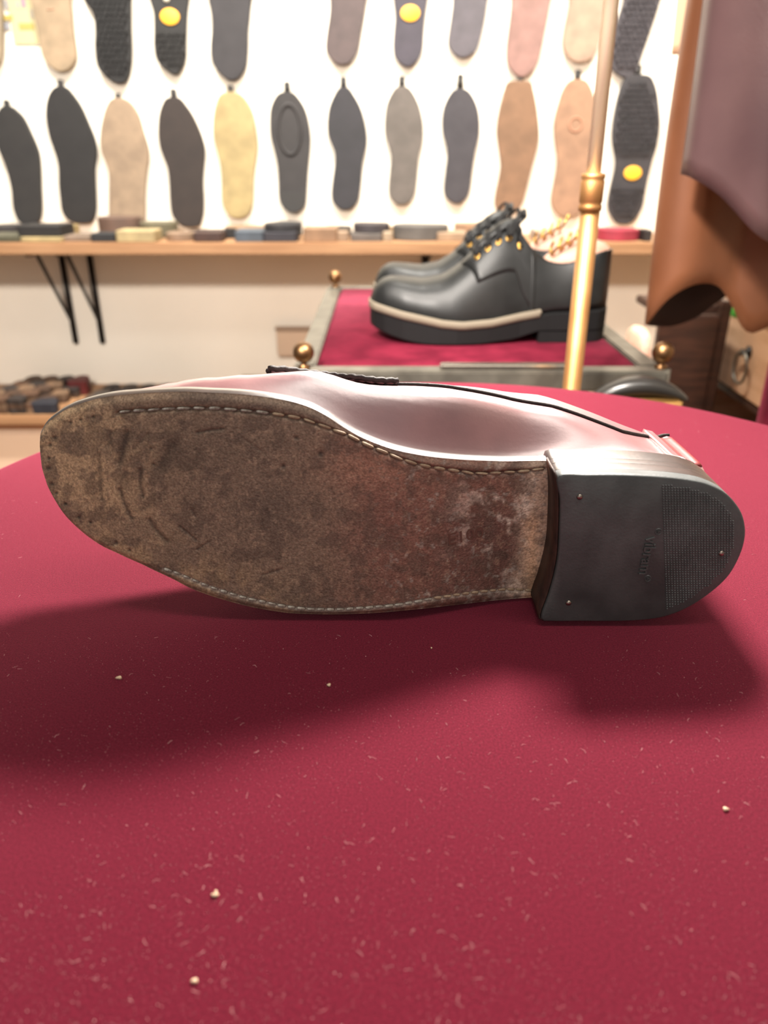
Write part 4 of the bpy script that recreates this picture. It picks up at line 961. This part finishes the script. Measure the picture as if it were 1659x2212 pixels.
derby(1.105, .004, 'black lace-up derby shoe mostly hidden behind its twin', 1)

# ================================================================== HANGING HIDES ON A RAIL
def hide(name, label, path, ztop, m, m2=None, cat='leather hide'):
    """path: (x, y, hem height) along the fold; the sheet rises straight to the rail"""
    P = crom(path, 90); u = np.linspace(0, 1, 90); V = []; nz = 26
    for i in range(90):
        for j in range(nz):
            f = j/(nz-1); z = P[i, 2]+(ztop-P[i, 2])*f
            V.append((P[i, 0]+.004*math.sin(9*z+u[i]*7), P[i, 1]+.006*math.sin(5*z+u[i]*11), z))
    o = mesh(name, np.array(V), grid(90, nz), m, label=label, cat=cat); solidify(o, .0028, 0)
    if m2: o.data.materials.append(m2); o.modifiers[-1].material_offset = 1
    return o
RZ = .64
hide('leather_hide', 'large brown leather hide hanging in a curled fold with a wavy hem', [(.62, 1.12, .03), (.50, 1.09, .012), (.4525, 1.08, -.011), (.427, 1.075, -.028), (.395, 1.07, -.038), (.363, 1.055, -.035), (.342, 1.02, -.026), (.333, .985, -.016), (.35, .962, .016), (.379, .955, .034), (.413, .965, .030), (.436, .972, .008), (.46, .960, -.026), (.50, .955, -.012), (.58, .95, -.03), (.64, .99, -.03)], RZ-.008, M_hide, M_hidein)
hide('leather_hide', 'dark plum leather hide hanging in front of the brown one, slanting hem', [(.3150, .895, .157), (.319, .872, .154), (.345, .853, .137), (.385, .838, .100), (.43, .850, .088), (.48, .872, .08), (.54, .862, .07), (.62, .87, .06)], RZ-.008, M_plum, M_hidein)
hide('leather_hide', 'pale peach leather strip showing as a thin sliver beside the brown hide', [(.395, 1.22, .30), (.41, 1.20, .298), (.45, 1.19, .295), (.52, 1.21, .29)], RZ-.008, M_peach)
rail = thing('hanging_rail', 'dark wooden rail carrying the leather hides above the picture', 'rail', (.78, 1.0, RZ))
for y in (.875, 1.03, 1.20):
    V, F = tube([(.29, y, RZ), (1.25, y, RZ)], .009, 12); mesh('rod', V, F, M_darkwood, rail)

# ================================================================== DRAWER CABINET AT THE RIGHT
KX = .65
kb = thing('drawer_cabinet', 'wooden drawer cabinet with a ring pull, below the brown hide', 'cabinet', (KX+.2, 1.33, FLOOR_Z))
V, F = box((KX+.205, 1.33, CAMH-.247), (.42, .44, .022), bev=.004); mesh('top', V, F, M_drawer, kb, smooth=False)
V, F = box((KX+.21, 1.545, (FLOOR_Z+CAMH-.2585)/2), (.41, .018, CAMH-.2585-FLOOR_Z)); mesh('side_panel', V, F, M_drawer, kb, smooth=False)
V, F = box((KX+.21, 1.125, (FLOOR_Z+CAMH-.2585)/2), (.41, .018, CAMH-.2585-FLOOR_Z)); mesh('side_panel', V, F, M_drawer, kb, smooth=False)
V, F = box((KX+.405, 1.335, (FLOOR_Z+CAMH-.2585)/2), (.012, .40, CAMH-.2585-FLOOR_Z)); mesh('back_panel', V, F, M_darkwood, kb, smooth=False)
V, F = box((KX+.2, 1.335, CAMH-.410), (.39, .398, .012)); mesh('shelf', V, F, M_darkwood, kb, smooth=False)
V, F = box((KX+.2, 1.335, CAMH-.62), (.39, .398, .012)); mesh('shelf', V, F, M_darkwood, kb, smooth=False)
V, F = box((KX+.012, 1.335, CAMH-.332), (.018, .392, .140), bev=.003); dr = mesh('drawer_front', V, F, M_drawer, kb, smooth=False)
V, F = lathe((0, 0, 0), [(.011, 0), (.011, .003), (.005, .006), (.005, .011), (.007, .013)], 20); V = np.stack([KX+.003-V[:, 2], 1.366+V[:, 0], V[:, 1]+CAMH-.322], 1); mesh('pull_boss', V, F, M_darkmetal, dr)
th = np.linspace(0, 2*math.pi, 32, endpoint=False); V, F = tube(np.stack([np.full(32, KX-.008)-.006*np.sin(th)*0, 1.366+.026*np.sin(th), CAMH-.350+.028*np.cos(th)], 1), .0028, 8, closed=True); mesh('ring_pull', V, F, M_pewter, dr)
A = at_y(1600, 672, 1.24); V, F = lathe((A[0], 1.24, CAMH-.2358), [(.012, 0), (.014, .004), (.012, .018), (.006, .024)], 18); mesh('green_cap', V, F, M_green, label='small bright green cap on top of the drawer cabinet', cat='cap')

# dark bookcase side behind the stand, pale block, red box
dk = thing('dark_bookcase', 'dark brown wooden shelf unit behind the bronze ball on the right', 'shelf unit', (.52, 1.46, FLOOR_Z))
V, F = box((.548, 1.40, (FLOOR_Z-.085)/2), (.106, .02, -.085-FLOOR_Z), bev=.003); mesh('front_panel', V, F, M_darkwood, dk, smooth=False)
V, F = box((.61, 1.46, (FLOOR_Z-.06)/2), (.018, .14, -.06-FLOOR_Z), bev=.002); mesh('side_panel', V, F, M_darkwood, dk, smooth=False)
V, F = box((.55, 1.47, -.078), (.12, .12, .014), bev=.002); mesh('top', V, F, M_darkwood, dk, smooth=False)
P = crom([(.0, -.05), (.028, -.04), (.036, .0), (.03, .05), (.0, .06), (-.024, .05), (-.03, .0), (-.022, -.04)], 40, closed=True)
A = at_y(1392, 735, 1.30)
last = thing('shoe_last', 'pale wooden shoe last standing just right of the velvet stand', 'shoe last', (A[0], 1.30, -.25))
V, F = stackrings([np.stack([A[0]+P[:, 0]*.5*k_, 1.33+P[:, 1]*k_, np.full(40, z_)], 1) for z_, k_ in ((-.25, .6), (-.245, .85), (-.2, 1), (-.14, .95), (-.105, .75), (-.095, .45))]); recalc(mesh('body', V, F, M_cedar, last))
A = at_y(1659, 760, 1.0); B = at_y(1622, 905, 1.0)
V, F = box((B[0]+.10, .975, (A[2]+FLOOR_Z)/2), (.19, .05, A[2]-FLOOR_Z), bev=.006)
rb = mesh('red_stool', V, F, M_velvet2, label='dark red upholstered block cut by the right frame edge', cat='stool')
